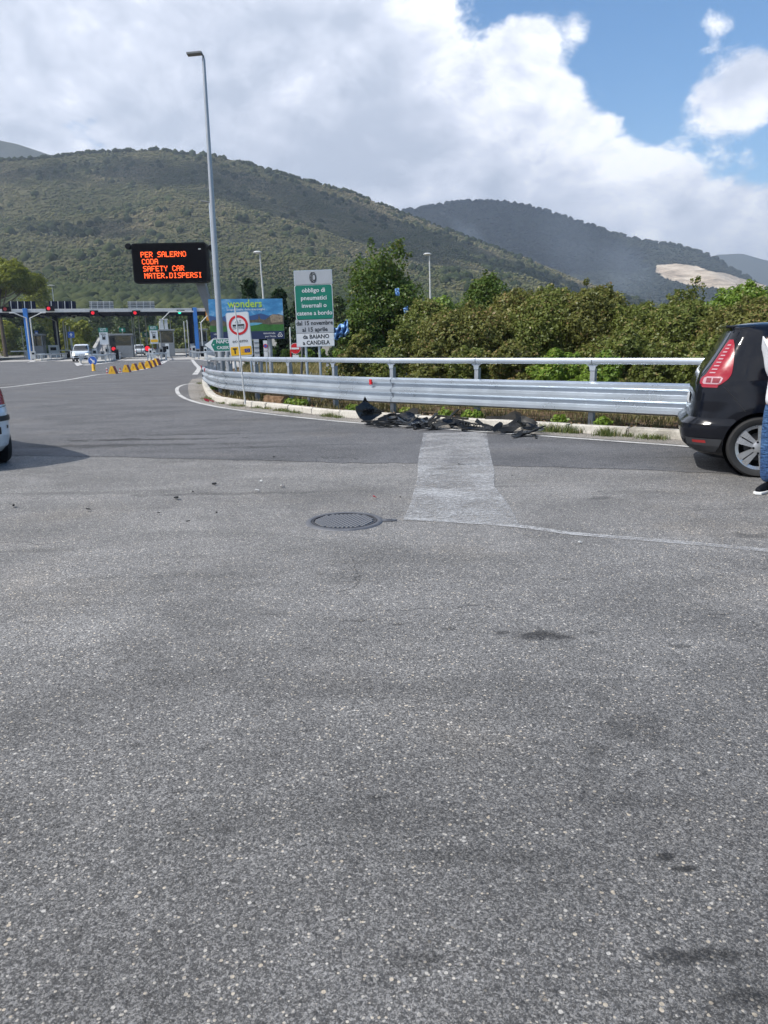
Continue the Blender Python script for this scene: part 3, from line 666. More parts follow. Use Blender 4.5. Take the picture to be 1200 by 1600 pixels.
#@@PART3
# ------------------------------------------------------------------ guard rail along the kerb
OFF = .42
def offs(s, o=OFF): k = min(1, max(0, (s-8)/9)); return o-(1-k*k*(3-2*k))*.34
def s_of_px(px, py=585):
    d_ = ray(px, py); a = math.atan2(d_.x, d_.y); best = min(range(0, int(KP.len*20)), key=lambda i: abs(math.atan2(*KP.at(i/20, offs(i/20))[0])-a)); return best/20
WAVE = [(0, .30), (.02, .305), (.08, .335), (.083, .385), (.015, .43), (.015, .48), (.08, .525), (.083, .575), (.015, .62), (.015, .67), (.08, .715), (.083, .765), (.02, .795), (0, .80)]
S0, S1 = 6.6, KP.len-1.5
def hscale(s): return 1.0-.10*max(0, min(1, (15-s)/8))      # the rail drops a little towards its end
def sweep(prof, s0, s1, off, name, m, parent, step=.25, th=.004, hs=True):
    n = len(prof); V = []; Fc = []; k = 0; s_ = s0; ns = max(1, round((s1-s0)/step))
    loop = prof+[(o-th, z+(0 if 0 < i < n-1 else 0)) for i, (o, z) in list(enumerate(prof))[::-1]] if th else prof
    m_ = len(loop)
    for k in range(ns+1):
        s_ = s0+(s1-s0)*k/ns; h = hscale(s_) if hs else 1
        for o_, z in loop:
            q, t_, n_ = KP.at(s_, offs(s_, off)-o_); V.append((q.x, q.y, z*h))
        if k:
            a, b = (k-1)*m_, k*m_
            for i in range(m_): Fc.append((a+i, a+(i+1) % m_, b+(i+1) % m_, b+i))
    Fc += [tuple(range(m_))[::-1], tuple(ns*m_+i for i in range(m_))]
    b = MB(); b.add(V, Fc); return b.build(name, m, parent, origin=parent.location, smooth=True)
q0 = KP.at(S0, offs(S0))[0]
rail = thing('guard_rail', 'new galvanised crash barrier with triple wave beam and upper tube, curving along the kerb', 'guard rail', (*q0, 0))
joints = sorted(s_of_px(p) for p in (921, 741, 607, 514, 445, 393))
sp = 1.9
while joints[0]-sp > S0: joints.insert(0, joints[0]-sp)
while joints[-1]+2.0 < S1: joints.append(joints[-1]+2.0)
bj = [S0]+[j+.12 for j in joints[1::2]]+[S1]
for k, (a, b) in enumerate(zip(bj, bj[1:])):
    sweep([(o_+.002*(k % 2)+.010*(k % 2), z) for o_, z in WAVE], a-.16*(k > 0), b+.0, OFF, 'rail_beam', m_galv, rail)
HR = [(.035, 1.075), (.048, 1.09), (.05, 1.15), (.038, 1.168), (-.03, 1.172), (-.045, 1.16), (-.045, 1.09), (-.03, 1.075)]
for a, b in zip([S0-.2]+joints, joints+[S1]):
    sweep(HR, a+.006, b-.006, OFF+.10, 'upper_rail', m_galv, rail, th=0)
for j in joints:
    q, t_, n_ = KP.at(j, offs(j)+.10); rz = math.atan2(t_.y, t_.x); h = hscale(j); L0 = rail.location
    b = MB(); b.box((0, .0, .525*h), (.08, .006, 1.05*h)); b.box((-.038, .045, .5*h), (.006, .09, 1.0*h)); b.box((.038, .045, .5*h), (.006, .09, 1.0*h))
    b.build('post', m_galv_d, rail, loc=(q.x-L0.x, q.y-L0.y, 0), rot=(0, 0, rz))
    b = MB(); b.prism([(-.045, .97*h), (.045, .97*h), (.055, 1.03*h), (.11, 1.068*h), (-.11, 1.068*h), (-.055, 1.03*h)], -.012, .012)
    b.build('bracket', m_galv, rail, loc=(q.x-L0.x, q.y-L0.y, 0), rot=(0, 0, rz))
    b = MB()
    for dx in (-.12, -.03, .06, .15):
        for z in (.45, .645): b.box((dx, -.100, z*h), (.030, .014, .030))
    b.box((0, -.05, .45*h), (.10, .09, .08)); b.box((0, -.05, .645*h), (.10, .09, .08))
    tag(b.build('bolts', m_galv_d, rail, loc=(q.x-L0.x, q.y-L0.y, 0), rot=(0, 0, rz)), kind='stuff')
for px in (584, 325, 317.5):
    s_ = s_of_px(px) if px > 320 else S0+.1
    q, t_, n_ = KP.at(s_, offs(s_)-.09); b = MB(); b.prism([(-.03, .66), (.03, .66), (.03, .76), (-.03, .76)], -.02, .02)
    b.build('reflector', m_sred, rail, loc=(q.x-rail.location.x, q.y-rail.location.y, .0), rot=(0, 0, math.atan2(t_.y, t_.x)))
# curled end of the beam
b = MB(); q, t_, n_ = KP.at(S0, offs(S0))
for k in range(10):
    a = PI*k/9; p0 = q+n_*(.22-.30*math.cos(a))-t_*(.30*math.sin(a)); p1 = q+n_*(.22-.30*math.cos(a+PI/9))-t_*(.30*math.sin(a+PI/9))
    b.add([(*p0, .27), (*p1, .27), (*p1, .73), (*p0, .73)], [(0, 1, 2, 3)])
o = b.build('end_piece', m_galv, rail, origin=rail.location)

# second rail and wire fence further back on the verge
def simple_rail(name, label, pts, h, spacing, m=m_galv, post_h=None, base_z=0.0, group=None, two=False):
    P_ = Path(pts, .1); q = P_.at(0)[0]; r_ = thing(name, label, 'guard rail', (*q, base_z), group=group); L0 = Vector((*q, base_z))
    for hh in ((h,) if not two else (h, h*.5)):
        prof = [(0, hh-.15), (.06, hh-.12), (.06, hh-.09), (.0, hh-.075), (.06, hh-.05), (.06, hh-.02), (0, hh)]
        V = []; Fc = []; ns = max(1, int(P_.len/.5)); m_ = len(prof)*2; lp = prof+[(o_-.006, z) for o_, z in prof[::-1]]
        for k in range(ns+1):
            for o_, z in lp:
                c_, t1, n1 = P_.at(P_.len*k/ns*.999, -o_); V.append((c_.x, c_.y, z+base_z))
            if k:
                for i in range(m_): Fc.append(((k-1)*m_+i, (k-1)*m_+(i+1) % m_, k*m_+(i+1) % m_, k*m_+i))
        Fc += [tuple(range(m_))[::-1], tuple(ns*m_+i for i in range(m_))]
        b = MB(); b.add(V, Fc); b.build('rail_beam', m, r_, origin=L0, smooth=True)
    d_ = .15; pm = None
    while d_ < P_.len:
        c_, t1, n1 = P_.at(d_, .05)
        if pm is None: b = MB(); b.box((0, 0, (post_h or h)/2), (.1, .1, post_h or h)); o_ = b.build('post', m_galv_d, r_); pm = o_.data
        else: o_ = link('post', pm, None, r_)
        o_.location = (c_.x-L0.x, c_.y-L0.y, 0); o_.rotation_euler = (0, 0, math.atan2(t1.y, t1.x)); d_ += spacing
    return r_
def vp(px, py, Y): q = at(px, py, Y); return (q.x, q.y)
simple_rail('guard_rail', 'grey crash barrier behind the signs on the dry verge', [vp(345, 560, 34), vp(400, 560, 31), vp(470, 560, 29), vp(545, 560, 28)], .85, 1.9, base_z=.05)
fence = thing('wire_fence', 'low wire mesh fence with thin posts below the bushes', 'fence', (*vp(500, 560, 18.5), .1)); FL = fence.location
fx = [vp(470+i*15, 560, 20.5-.16*i) for i in range(16)]
for x, y in fx: b = MB(); b.tube([(x-FL.x, y-FL.y, 0), (x-FL.x, y-FL.y, .62)], .014, 6); b.build('post', m_galv_d, fence)
b = MB()
for k in range(7): b.tube([(x-FL.x, y-FL.y, .06+.085*k) for x, y in fx], .0035, 4)
for (xa, ya), (xb, yb) in zip(fx, fx[1:]):
    for k in range(5): t_ = k/5; b.tube([(xa+(xb-xa)*t_-FL.x, ya+(yb-ya)*t_-FL.y, .06), (xa+(xb-xa)*t_-FL.x, ya+(yb-ya)*t_-FL.y, .57)], .0025, 4)
b.build('wire_mesh', m_galv_d, fence)

# ------------------------------------------------------------------ lamps, poles
def pole_to(name, parent, p0, p1, r0, r1, m, n=12):
    b = MB(); b.tube([p0, p1], [r0, r1], n); return b.build(name, m, parent, smooth=True)
p0 = at(346, 560, 25.2); p0.z = .09; p1 = at(318, 92, 25.2)
lamp = thing('street_lamp', 'tall tapered galvanised lamp post with flat angled lamp head, rising behind the crash barrier', 'street lamp', p0)
v1 = p1-p0; v1.x += .0
pole_to('pole', lamp, (0, 0, 0), v1, .115, .050, mat('grey_galvanised_pole', (.38, .41, .45), .45, .4, .1, 2), 16)
b = MB(); b.lathe([(.0, 0), (.17, 0), (.17, .03), (.11, .05), (.108, .4)], 16); b.build('base_plate', m_galv_d, lamp, smooth=True)
b = MB(); e_ = v1+Vector((-.03, 0, .13)); b.tube([v1, v1+Vector((-.005, 0, .08)), e_], [.034, .034, .03], 10); b.build('elbow', m_grey, lamp, smooth=True)
b = MB(); b.box(e_+Vector((-.23, 0, .015)), (.46, .24, .06), ry=R(-4)); b.box(e_+Vector((-.27, 0, -.012)), (.3, .2, .02), ry=R(-4)); b.build('lamp_head', m_grey, lamp, bevel=.012)
def tall_lamp(label, px, top, Y, foot_z=0, hw_=.62, double=False, dx=0):
    tp = at(px, top, Y); l_ = thing('street_lamp', label, 'street lamp', (tp.x, Y, foot_z), group='lamp posts beyond the hedge')
    H = tp.z-foot_z; pole_to('pole', l_, (0, 0, 0), (dx, 0, H), .10, .05, m_lgrey, 10)
    b = MB(); b.lathe([(.02, .06), (.2, .05), (hw_/2, -.03), (hw_/2*.96, -.07), (.12, -.12), (.02, -.13)], 14, c=(dx-.16, 0, H+.03)); b.tube([(dx, 0, H-.02), (dx-.2, 0, H+.03)], .04, 6); b.build('lamp_head', m_lgrey, l_, smooth=True); return l_
tall_lamp('pale lamp post standing up behind the blue billboard', 411, 394, 57, dx=-.25)
tall_lamp('pale lamp post beyond the leafy tree, against the dark hill', 674, 397, 60, dx=-.15)
tall_lamp('thin far lamp post above the toll roof next to the pine', 81, 446, 125, hw_=1.2)
# second post right behind the tall one, with a dark arm
q = at(345, 560, 33); q.z = 0; l2 = thing('street_lamp', 'slimmer lamp post with a small dark arm close behind the tall lamp post', 'street lamp', q); tp = at(328, 316, 33)-q
pole_to('pole', l2, (0, 0, 0), tp, .10, .055, m_galv, 12)
b = MB(); b.box(tp+Vector((-.16, 0, .02)), (.42, .16, .05), ry=R(8)); b.build('lamp_head', m_grey, l2, bevel=.01)

# thin white post in front of the station sign
q = at(380, 575, 17.9); q.z = .09; tp = at(366.5, 475, 17.9)-q
tp_ = thing('thin_post', 'thin white post leaning slightly in front of the no-stopping toll sign', 'post', q)
pole_to('pole', tp_, (0, 0, 0), tp, .021, .017, m_lgrey, 8); b = MB(); b.lathe([(.001, .012), (.02, .008), (.022, -.03)], 8, c=tuple(tp)); b.build('cap', m_grey, tp_)

# ------------------------------------------------------------------ variable message sign
VY = 42.0
a0, a1, a2, a3 = at(207.5, 380, VY), at(323.5, 381, VY), at(328, 443, VY), at(212, 442, VY)
cx = (a0+a1+a2+a3)/4; vw, vh = ((a1-a0).length+(a2-a3).length)/2, ((a0-a3).length+(a1-a2).length)/2
foot = at(343, 560, VY+.6); foot.z = 0
vms = thing('message_sign', 'black electronic message sign with amber letters on a grey slanting mast', 'message sign', foot)
c_ = cx-foot
b = MB(); b.prism(rrect(vw, vh, .16, 6), -.3, .3, M_=Matrix.Translation(c_)); b.build('housing', m_dark, vms, bevel=0)
b = MB(); b.prism(rrect(vw-.14, vh-.14, .1, 5), -.309, -.304, M_=Matrix.Translation(c_)); b.build('display_face', mat('display_black', (.003, .003, .005), .7, 0, 0, 4, spec=.05), vms)
FONT5 = {'A': '01110 10001 10001 11111 10001 10001 10001', 'C': '01110 10001 10000 10000 10000 10001 01110', 'D': '11110 10001 10001 10001 10001 10001 11110', 'E': '11111 10000 10000 11110 10000 10000 11111',
 'F': '11111 10000 10000 11110 10000 10000 10000', 'I': '01110 00100 00100 00100 00100 00100 01110', 'L': '10000 10000 10000 10000 10000 10000 11111', 'M': '10001 11011 10101 10101 10001 10001 10001',
 'N': '10001 11001 10101 10011 10001 10001 10001', 'O': '01110 10001 10001 10001 10001 10001 01110', 'P': '11110 10001 10001 11110 10000 10000 10000', 'R': '11110 10001 10001 11110 10100 10010 10001',
 'S': '01111 10000 10000 01110 00001 00001 11110', 'T': '11111 00100 00100 00100 00100 00100 00100', 'Y': '10001 10001 01010 00100 00100 00100 00100', '.': '00000 00000 00000 00000 00000 01100 01100', ' ': '00000 '*7}
pitch = .0466
for li, line in enumerate(('PER SALERNO', 'CODA', 'SAFETY CAR', 'MATER.DISPERSI')):
    x0 = -vw/2+.50+.035*li; z0 = vh/2-.46-.362*li
    for ci, ch in enumerate(line):
        if ch == ' ': continue
        b = MB()
        for r_i, row in enumerate(FONT5[ch].split()):
            for k, bit in enumerate(row):
                if bit == '1':
                    x = x0+(ci*6+k)*pitch*.80; z = z0-r_i*pitch*.84-.0; h_ = pitch*.40
                    b.add([(x-h_, -.315, z-h_), (x+h_, -.315, z-h_), (x+h_, -.315, z+h_), (x-h_, -.315, z+h_)], [(0, 1, 2, 3)])
        b.v = [tuple(Vector(q_)+c_) for q_ in b.v]; b.build('led_letter', m_led, vms, fix=False)
b = MB(); b.prism(rrect(.14, .05, .02, 3), -.314, -.306, M_=Matrix.Translation(c_+Vector((vw/2-.36, 0, vh/2-.34)))); b.build('light_sensor', m_swhite, vms)
topm = at(314, 441, VY+.35)-foot; mid = at(333, 500, VY+.5)-foot
b = MB(); b.tube([(0, 0, 0), (-.02, 0, mid.z*.55), mid, topm+Vector((-.1, 0, .3))], [.30, .28, .26, .36], 4); b.build('mast', m_grey, vms)
b = MB(); b.box(c_+Vector((0, .36, 0)), (vw*.9, .1, .12)); b.box(c_+Vector((0, .36, -.7)), (vw*.9, .1, .12)); b.build('rear_frame', m_grey, vms)
b = MB(); l0 = at(338, 560, VY+.2)-foot; l0.z = 2.2; l1 = at(327.5, 378, VY+.2)-foot
for dx in (0, .36): b.tube([l0+Vector((dx, 0, 0)), l1+Vector((dx, 0, 0))], .022, 6)
for k in range(18): q_ = l0.lerp(l1, (k+.5)/18); b.tube([q_, q_+Vector((.36, 0, 0))], .018, 5)
b.build('ladder', m_grey, vms)
for px, py in ((200, 385), (330, 387)):
    q_ = at(px, py, VY-.25)-foot; b = MB(); b.lathe([(.001, -.12), (.13, -.12), (.17, .0), (.15, .2), (.05, .26)], 14, axis='Y', c=tuple(q_)); b.build('flashing_lamp', m_dark, vms, smooth=True)
    b = MB(); b.tube([q_+Vector((0, .1, 0)), q_+Vector((.36 if px < 260 else -.3, .3, -.02))], .03, 6); b.build('lamp_arm', m_dark, vms)

# ------------------------------------------------------------------ signs
def plate(parent, name, c, w_, h, m, border=None, bm_=None, r_=.04, th=.025, y=0):
    b = MB(); b.prism(rrect(w_, h, r_, 5, c[0], c[1]), y, y+th); o_ = b.build(name, m_galv_d if border is None else bm_, parent)
    b = MB(); bw = border or .0; b.prism(rrect(w_-2*bw, h-2*bw, max(.01, r_-bw*.5), 5, c[0], c[1]), y-.004, y-.001); b.build(name+'_face', m, parent); return o_
def posts(parent, xs, z1, r_=.04, y=.06, m=m_galv, z0=0):
    for x in xs: b = MB(); b.tube([(x, y, z0), (x, y, z1)], r_, 10); b.build('post', m, parent, smooth=True)
def sign_frame(name, label, cat, px, pyb, Y, roll=0.0, z=0.0, rz=0):
    q = at(px, pyb, Y); q.z = z; o_ = thing(name, label, cat, q); o_.rotation_euler = (0, roll, rz); return o_
def loc_of(px, py, o_):                            # local plate coordinates of a photo point at the sign's depth
    q = at(px, py, o_.location.y)-o_.location; c, s_ = math.cos(-o_.rotation_euler.y), math.sin(-o_.rotation_euler.y)
    return (q.x*c+q.z*s_, -q.x*s_+q.z*c)

# winter tyre notice: four plates on one frame
ty = sign_frame('winter_tyre_sign', 'tall stack of grey, green and white plates about winter tyres and snow chains', 'road sign', 494, 600, 18.0, roll=R(-1.0), z=.1)
X = lambda px, py, o_: loc_of(px, py, o_)
def box_px(o_, x0, y0, x1, y1):
    a, b_ = X(x0, y0, o_), X(x1, y1, o_); return ((a[0]+b_[0])/2, (a[1]+b_[1])/2), abs(b_[0]-a[0]), abs(a[1]-b_[1])
c1, w1, h1 = box_px(ty, 458.5, 423, 519.5, 444); plate(ty, 'tyre_plate', c1, w1, h1, m_sgrey, .012, m_galv, .02)
def ell(name, cx_, cz_, a, b_, y, m): q_ = MB(); q_.add([(cx_+a*math.cos(2*PI*k/28), y, cz_+b_*math.sin(2*PI*k/28)) for k in range(28)], [tuple(range(28))]); return q_.build(name, m, ty, fix=False)
ell('tyre_tread', c1[0]-.022, c1[1], .062, .118, -.007, m_sblack); ell('tyre_wall', c1[0]+.016, c1[1], .060, .118, -.010, m_sblack); ell('tyre_wall_edge', c1[0]+.018, c1[1], .048, .098, -.013, m_sgrey); ell('tyre_bead', c1[0]+.019, c1[1], .042, .088, -.016, m_sblack); ell('tyre_hole', c1[0]+.022, c1[1], .028, .060, -.019, m_sgrey)
b = MB()
for k in range(6): b.box((c1[0]-.062+.006*abs(k-2.5), -.009, c1[1]-.080+.032*k), (.03, .003, .008), ry=R(-20))
tag(b.build('tyre_grooves', m_sgrey, ty), kind='stuff')
c2, w2, h2 = box_px(ty, 459.5, 445.5, 521.5, 498.5); plate(ty, 'green_plate', c2, w2, h2, m_green, .016, m_swhite, .05)
for i, s_ in enumerate(('obbligo di', 'pneumatici', 'invernali o', 'catene a bordo')):
    text(ty, s_, .140, c2[0], c2[1]+h2*(.335-.215*i), -.008, m_swhite, width=(.54, .60, .58, .83)[i], bold=.0022)
c3, w3, h3 = box_px(ty, 461.5, 499.5, 522, 520); plate(ty, 'date_plate', c3, w3, h3, m_sgrey, .012, m_galv, .02)
for i, s_ in enumerate(('dal 15 novembre', 'al 15 aprile')): text(ty, s_, .138, c3[0], c3[1]+.074-.15*i, -.008, m_sblack, width=(.86, .60)[i], bold=.0025)
c4, w4, h4 = box_px(ty, 462.5, 521, 523, 540.5); plate(ty, 'place_plate', c4, w4, h4, m_swhite, .012, m_galv, .02)
for i, s_ in enumerate(('da BAIANO', 'a CANDELA')): text(ty, s_, .132, c4[0]+.02, c4[1]+.070-.14*i, -.008, m_sblack, width=(.62, .64)[i], bold=.0025)
pz = X(495, 425, ty); xp = X(497, 560, ty)[0]; posts(ty, (xp-.28, xp+.04), pz[1], .035)
b = MB(); q1 = X(472, 540, ty); q2 = X(461, 590, ty); b.tube([(q1[0], .3, q1[1]+.2), (q2[0], .9, 0)], .028, 8); b.build('strut', m_grey, ty)

# no stopping without paying: toll station sign
st = sign_frame('toll_station_sign', 'white board with red-ringed ALT STAZIONE disc and two yellow panels', 'road sign', 378, 590, 21.0, roll=R(-3.2), z=.1)
c1, w1, h1 = box_px(st, 352, 489, 396, 557); plate(st, 'board', c1, w1, h1, m_swhite, .018, m_galv, .06)
dz = c1[1]+h1*.215; rr_ = .265
def ring(parent, name, cx_, cz_, r_a, r_b, y, m, n_=40):
    b = MB(); V = []
    for k in range(n_): a = 2*PI*k/n_; V += [(cx_+r_a*math.cos(a), y, cz_+r_a*math.sin(a)), (cx_+r_b*math.cos(a), y, cz_+r_b*math.sin(a))]
    b.add(V, [(2*k, (2*k+2) % (2*n_), (2*k+3) % (2*n_), 2*k+1) for k in range(n_)]); return b.build(name, m, parent, fix=False)
ring(st, 'red_ring', c1[0], dz, rr_*.76, rr_, -.009, m_sred)
b = MB(); b.prism(rrect(.32, .042, .005, 2, c1[0], dz), -.012, -.008); b.build('bar', m_sblack, st)
text(st, 'ALT', .11, c1[0], dz+.085, -.010, m_sblack, .17, .0); text(st, 'STAZIONE', .10, c1[0], dz-.08, -.010, m_sblack, .33, .0)
text(st, 'eccetto', .13, c1[0], c1[1]-.165, -.010, m_sblack, .42, .0)
b = MB(); b.prism(rrect(w1*.36, .235, .02, 3, c1[0]-w1*.27, c1[1]-h1*.355), -.010, -.006); b.build('yellow_panel', m_syel, st)
b = MB(); b.prism(rrect(w1*.50, .235, .02, 3, c1[0]+w1*.20, c1[1]-h1*.355), -.010, -.006); b.build('yellow_panel', m_syel, st)
text(st, 'T', .19, c1[0]-w1*.27, c1[1]-h1*.355, -.013, m_sblack, .115, .012)
b = MB(); b.prism(rrect(.155, .10, .004, 2, c1[0]+w1*.27, c1[1]-h1*.355), -.015, -.011); b.build('blue_flag', mat('flag_blue', (.03, .04, .26), .4), st)
b = MB()
for k in range(12): a = 2*PI*k/12; b.prism(disc(.005, 6, c1[0]+w1*.27+.033*math.cos(a), c1[1]-h1*.355+.033*math.sin(a)), -.018, -.015)
b.build('flag_stars', m_syel, st)
b = MB()
for k in range(3): b.box((c1[0]+w1*.07, -.0125, c1[1]-h1*.355-.04+.04*k), (.075, .003, .014))
b.build('card_mark', m_orange, st)
posts(st, (c1[0]-.22, c1[0]+.22), c1[1]+.5, .03)

# green arrow to the two cities
gs = sign_frame('direction_sign', 'green arrow board with white edge pointing left to two cities', 'road sign', 339, 565, 24.5, z=.05)
tip = X(319.5, 539, gs); xr = X(368, 539, gs)[0]; zt, zb = X(336, 529, gs)[1], X(336, 549.5, gs)[1]; xk = X(333, 529, gs)[0]
def arrowpoly(g): return [(tip[0]+g*1.7, tip[1]), (xk+g*.3, zb+g), (xr-g, zb+g), (xr-g, zt-g), (xk+g*.3, zt-g)]
b = MB(); b.prism(arrowpoly(0), 0, .025); b.build('panel', m_swhite, gs); b = MB(); b.prism([(xk-.10+.02, tip[1]), (xk+.01, zb+.028), (xr-.02, zb+.028), (xr-.02, zt-.028), (xk+.01, zt-.028)], -.004, -.001); b.build('green_field', m_green, gs)
text(gs, 'NAPOLI', .15, xk+.36, tip[1]+.09, -.008, m_swhite, .52, .004); text(gs, 'CASERTA', .13, xk+.38, tip[1]-.10, -.008, m_swhite, .56, .003)
b = MB(); b.prism(disc(.022, 10, xk, tip[1]), -.008, -.005); b.build('white_dot', m_swhite, gs)
posts(gs, (X(336.5, 549, gs)[0], X(360, 549, gs)[0]), zt-.02, .025, m=m_grey)

# billboard
bb = sign_frame('billboard', 'blue billboard with a landscape picture and a navy strip at its foot', 'billboard', 421, 565, 30.0, z=.05)
q0_, q1_, q2_, q3_ = X(325, 467.5, bb), X(441, 466.5, bb), X(444.5, 529, bb), X(329.5, 531.5, bb)
def bl(u, v):                                       # u 0..1 to the right, v 0..1 downwards on the board
    a = (q0_[0]+(q1_[0]-q0_[0])*u, q0_[1]+(q1_[1]-q0_[1])*u); c = (q3_[0]+(q2_[0]-q3_[0])*u, q3_[1]+(q2_[1]-q3_[1])*u); return (a[0]+(c[0]-a[0])*v, a[1]+(c[1]-a[1])*v)
t = NT('billboard_sky'); n_ = t.noise(t.pos((1, 1, 2.2), obj=True), 2.2, 5, .6); t.set(color=t.ramp(n_, [(.40, (.03, .17, .38)), (.55, (.05, .24, .48)), (.72, (.30, .48, .66))]), rough=.4); m_bsky = t.mat
b = MB(); b.prism([bl(0, 1), bl(1, 1), bl(1, 0), bl(0, 0)], .005, .09); b.build('board', m_grey, bb)
def bpoly(name, uv, m, y): b = MB(); b.add([(bl(u, v)[0], y, bl(u, v)[1]) for u, v in uv], [tuple(range(len(uv)))[::-1]]); return b.build(name, m, bb, fix=False)
bpoly('picture_sky', [(0, 0), (1, 0), (1, .8), (0, .8)], m_bsky, 0)
bpoly('picture_mountain', [(0, .40), (.06, .42), (.14, .47), (.22, .40), (.35, .45), (.45, .38), (.55, .42), (.7, .36), (.8, .42), (.9, .38), (1, .42), (1, .62), (0, .62)], mat('print_mountain', (.025, .07, .20), .4, sc=2), -.003)
bpoly('picture_castle', [(0, .56), (.05, .50), (.12, .53), (.16, .50), (.22, .56), (.30, .52), (.48, .52), (.60, .52), (.66, .50), (.67, .38), (.69, .50), (.75, .52), (.80, .46), (.84, .40), (.88, .44), (.93, .38), (1, .42), (1, .70), (0, .70)], mat('print_stone', (.10, .085, .06), .4, var=.5, sc=9), -.006)
bpoly('picture_castle_lit', [(.82, .44), (.86, .38), (.92, .40), (.99, .42), (.99, .58), (.83, .60)], mat('print_stone_light', (.26, .21, .15), .4, var=.5, sc=14), -.008)
bpoly('picture_grass', [(0, .64), (.15, .66), (.3, .68), (.5, .62), (.62, .60), (.8, .64), (1, .64), (1, .80), (0, .80)], mat('print_grass', (.03, .14, .02), .4, var=.4, sc=3), -.009)
bpoly('picture_lake', [(.44, .60), (.62, .585), (.72, .60), (.66, .64), (.52, .67), (.44, .66)], mat('print_lake', (.10, .33, .48), .4), -.012)
bpoly('navy_strip', [(0, .80), (1, .80), (1, 1), (0, 1)], mat('print_navy', (.008, .022, .08), .4), -.010)
def btext(s_, size, u, v, w_, m, y=-.016, bold=.0): text(bb, s_, size, *bl(u, v), y, m, w_, bold)
btext('wonders', .40, .49, .125, 1.35, mat('print_lime', (.36, .56, .06), .4), bold=.008)
btext("Scopri l'Italia delle meraviglie", .12, .50, .26, 1.5, m_swhite); btext('NEREDA', .09, .10, .86, .3, m_swhite); btext('e scopri', .08, .11, .94, .32, m_swhite)
btext('autostrade', .11, .80, .855, .46, m_swhite); btext("per l'Italia", .10, .815, .935, .42, m_swhite)
b = MB(); a_ = bl(.945, .90)
for dx, dz_, rr2 in ((-.045, -.03, .05), (.045, -.03, .05), (0, .035, .055)):
    V = []; 
    for k in range(16): a = 2*PI*k/16; V += [(a_[0]+dx+rr2*.6*math.cos(a), -.016, a_[1]+dz_+rr2*.6*math.sin(a)), (a_[0]+dx+rr2*math.cos(a), -.016, a_[1]+dz_+rr2*math.sin(a))]
    b.add(V, [(2*k, (2*k+2) % 32, (2*k+3) % 32, 2*k+1) for k in range(16)])
b.build('emblem', m_swhite, bb, fix=False)
posts(bb, (bl(.2, 1)[0], X(421, 540, bb)[0]), bl(.5, .5)[1], .085, y=.18, m=m_galv_d)
# smaller signs
ne = sign_frame('no_entry_sign', 'round red no-entry sign with a white bar above a pale plate', 'road sign', 461, 560, 42, z=0)
c_ = X(461.5, 544.5, ne); b = MB(); b.prism(disc(.30, 32, *c_), 0, .03); b.build('disc', m_swhite, ne); b = MB(); b.prism(disc(.28, 32, *c_), -.006, -.001); b.build('red_field', m_sred, ne)
b = MB(); b.box((c_[0], -.012, c_[1]), (.42, .01, .095)); b.build('white_bar', m_swhite, ne); b = MB(); b.box((c_[0], .01, c_[1]-.46), (.34, .02, .22)); b.build('lower_plate', m_swhite, ne); posts(ne, (c_[0],), c_[1]+.1, .03)
rw = sign_frame('barrier_pole', 'thin upright red and white pole beside the no-entry disc', 'pole', 455, 570, 40, z=0); t_ = X(453, 511, rw)
for k in range(6): b = MB(); z0, z1 = t_[1]*k/6, t_[1]*(k+1)/6; b.tube([(t_[0]*k/6, 0, z0), (t_[0]*(k+1)/6, 0, z1)], .035, 8); b.build('pole_band', m_swhite if k != 2 else m_sred, rw)
pk = sign_frame('parking_sign', 'small narrow white plate with a blue disc and red ring, below the billboard', 'road sign', 415, 575, 27, z=0); c_, w_, h_ = box_px(pk, 411, 532, 419, 558); plate(pk, 'plate', c_, w_, h_, m_swhite, .01, m_galv, .01)
b = MB(); b.prism(disc(.068, 20, c_[0], c_[1]+.10), -.010, -.006); b.build('blue_disc', m_sblue, pk); ring(pk, 'red_ring', c_[0], c_[1]+.10, .052, .075, -.012, m_sred, 24); text(pk, 'ZONA', .05, c_[0], c_[1]-.08, -.008, m_sblack, .12); posts(pk, (c_[0],), c_[1]+.2, .025)
bs = sign_frame('sign_back', 'grey back of a small ribbed sign between the toll sign and the billboard leg', 'road sign', 402, 575, 25, z=0); c_, w_, h_ = box_px(bs, 396, 530, 406, 561); b = MB(); b.prism(rrect(w_, h_, .02, 3, *c_), 0, .02); b.build('plate', m_sgrey, bs)
for k in range(4): b = MB(); b.box((c_[0], -.01, c_[1]-h_*.38+h_*.25*k), (w_*.96, .02, .03)); b.build('rib', m_galv, bs)
posts(bs, (c_[0],), c_[1], .025)

# blue keep-right disc on its yellow post
kr = sign_frame('keep_right_sign', 'blue disc with a white arrow on a stubby yellow post at the lane split', 'road sign', 145, 581, 47, z=0); c_ = X(144.5, 563.5, kr)
b = MB(); b.prism(disc(.28, 32, *c_), 0, .03); b.build('disc', m_swhite, kr); b = MB(); b.prism(disc(.265, 32, *c_), -.006, -.001); b.build('blue_field', m_sblue, kr)
b = MB(); Mx = Matrix.Translation((c_[0], 0, c_[1])) @ Matrix.Rotation(R(45), 4, 'Y'); b.prism([(-.18, -.035), (.04, -.035), (.04, -.11), (.19, 0), (.04, .11), (.04, .035), (-.18, .035)], -.012, -.007, M_=Mx); b.build('arrow', m_swhite, kr)
b = MB(); b.lathe([(.001, 0), (.13, 0), (.12, .03), (.10, .06), (.10, .42), (.08, .45), (.001, .46)], 16, c=(c_[0], .05, 0)); b.build('yellow_base', m_yellow, kr, smooth=True); b = MB(); b.tube([(c_[0], .05, .4), (c_[0], .05, c_[1]-.2)], .03, 8); b.build('post', m_yellow, kr)
dl = sign_frame('marker_post', 'tiny red and white marker post beside the nearest yellow barrier', 'marker post', 167.5, 584, 42.3, z=0)
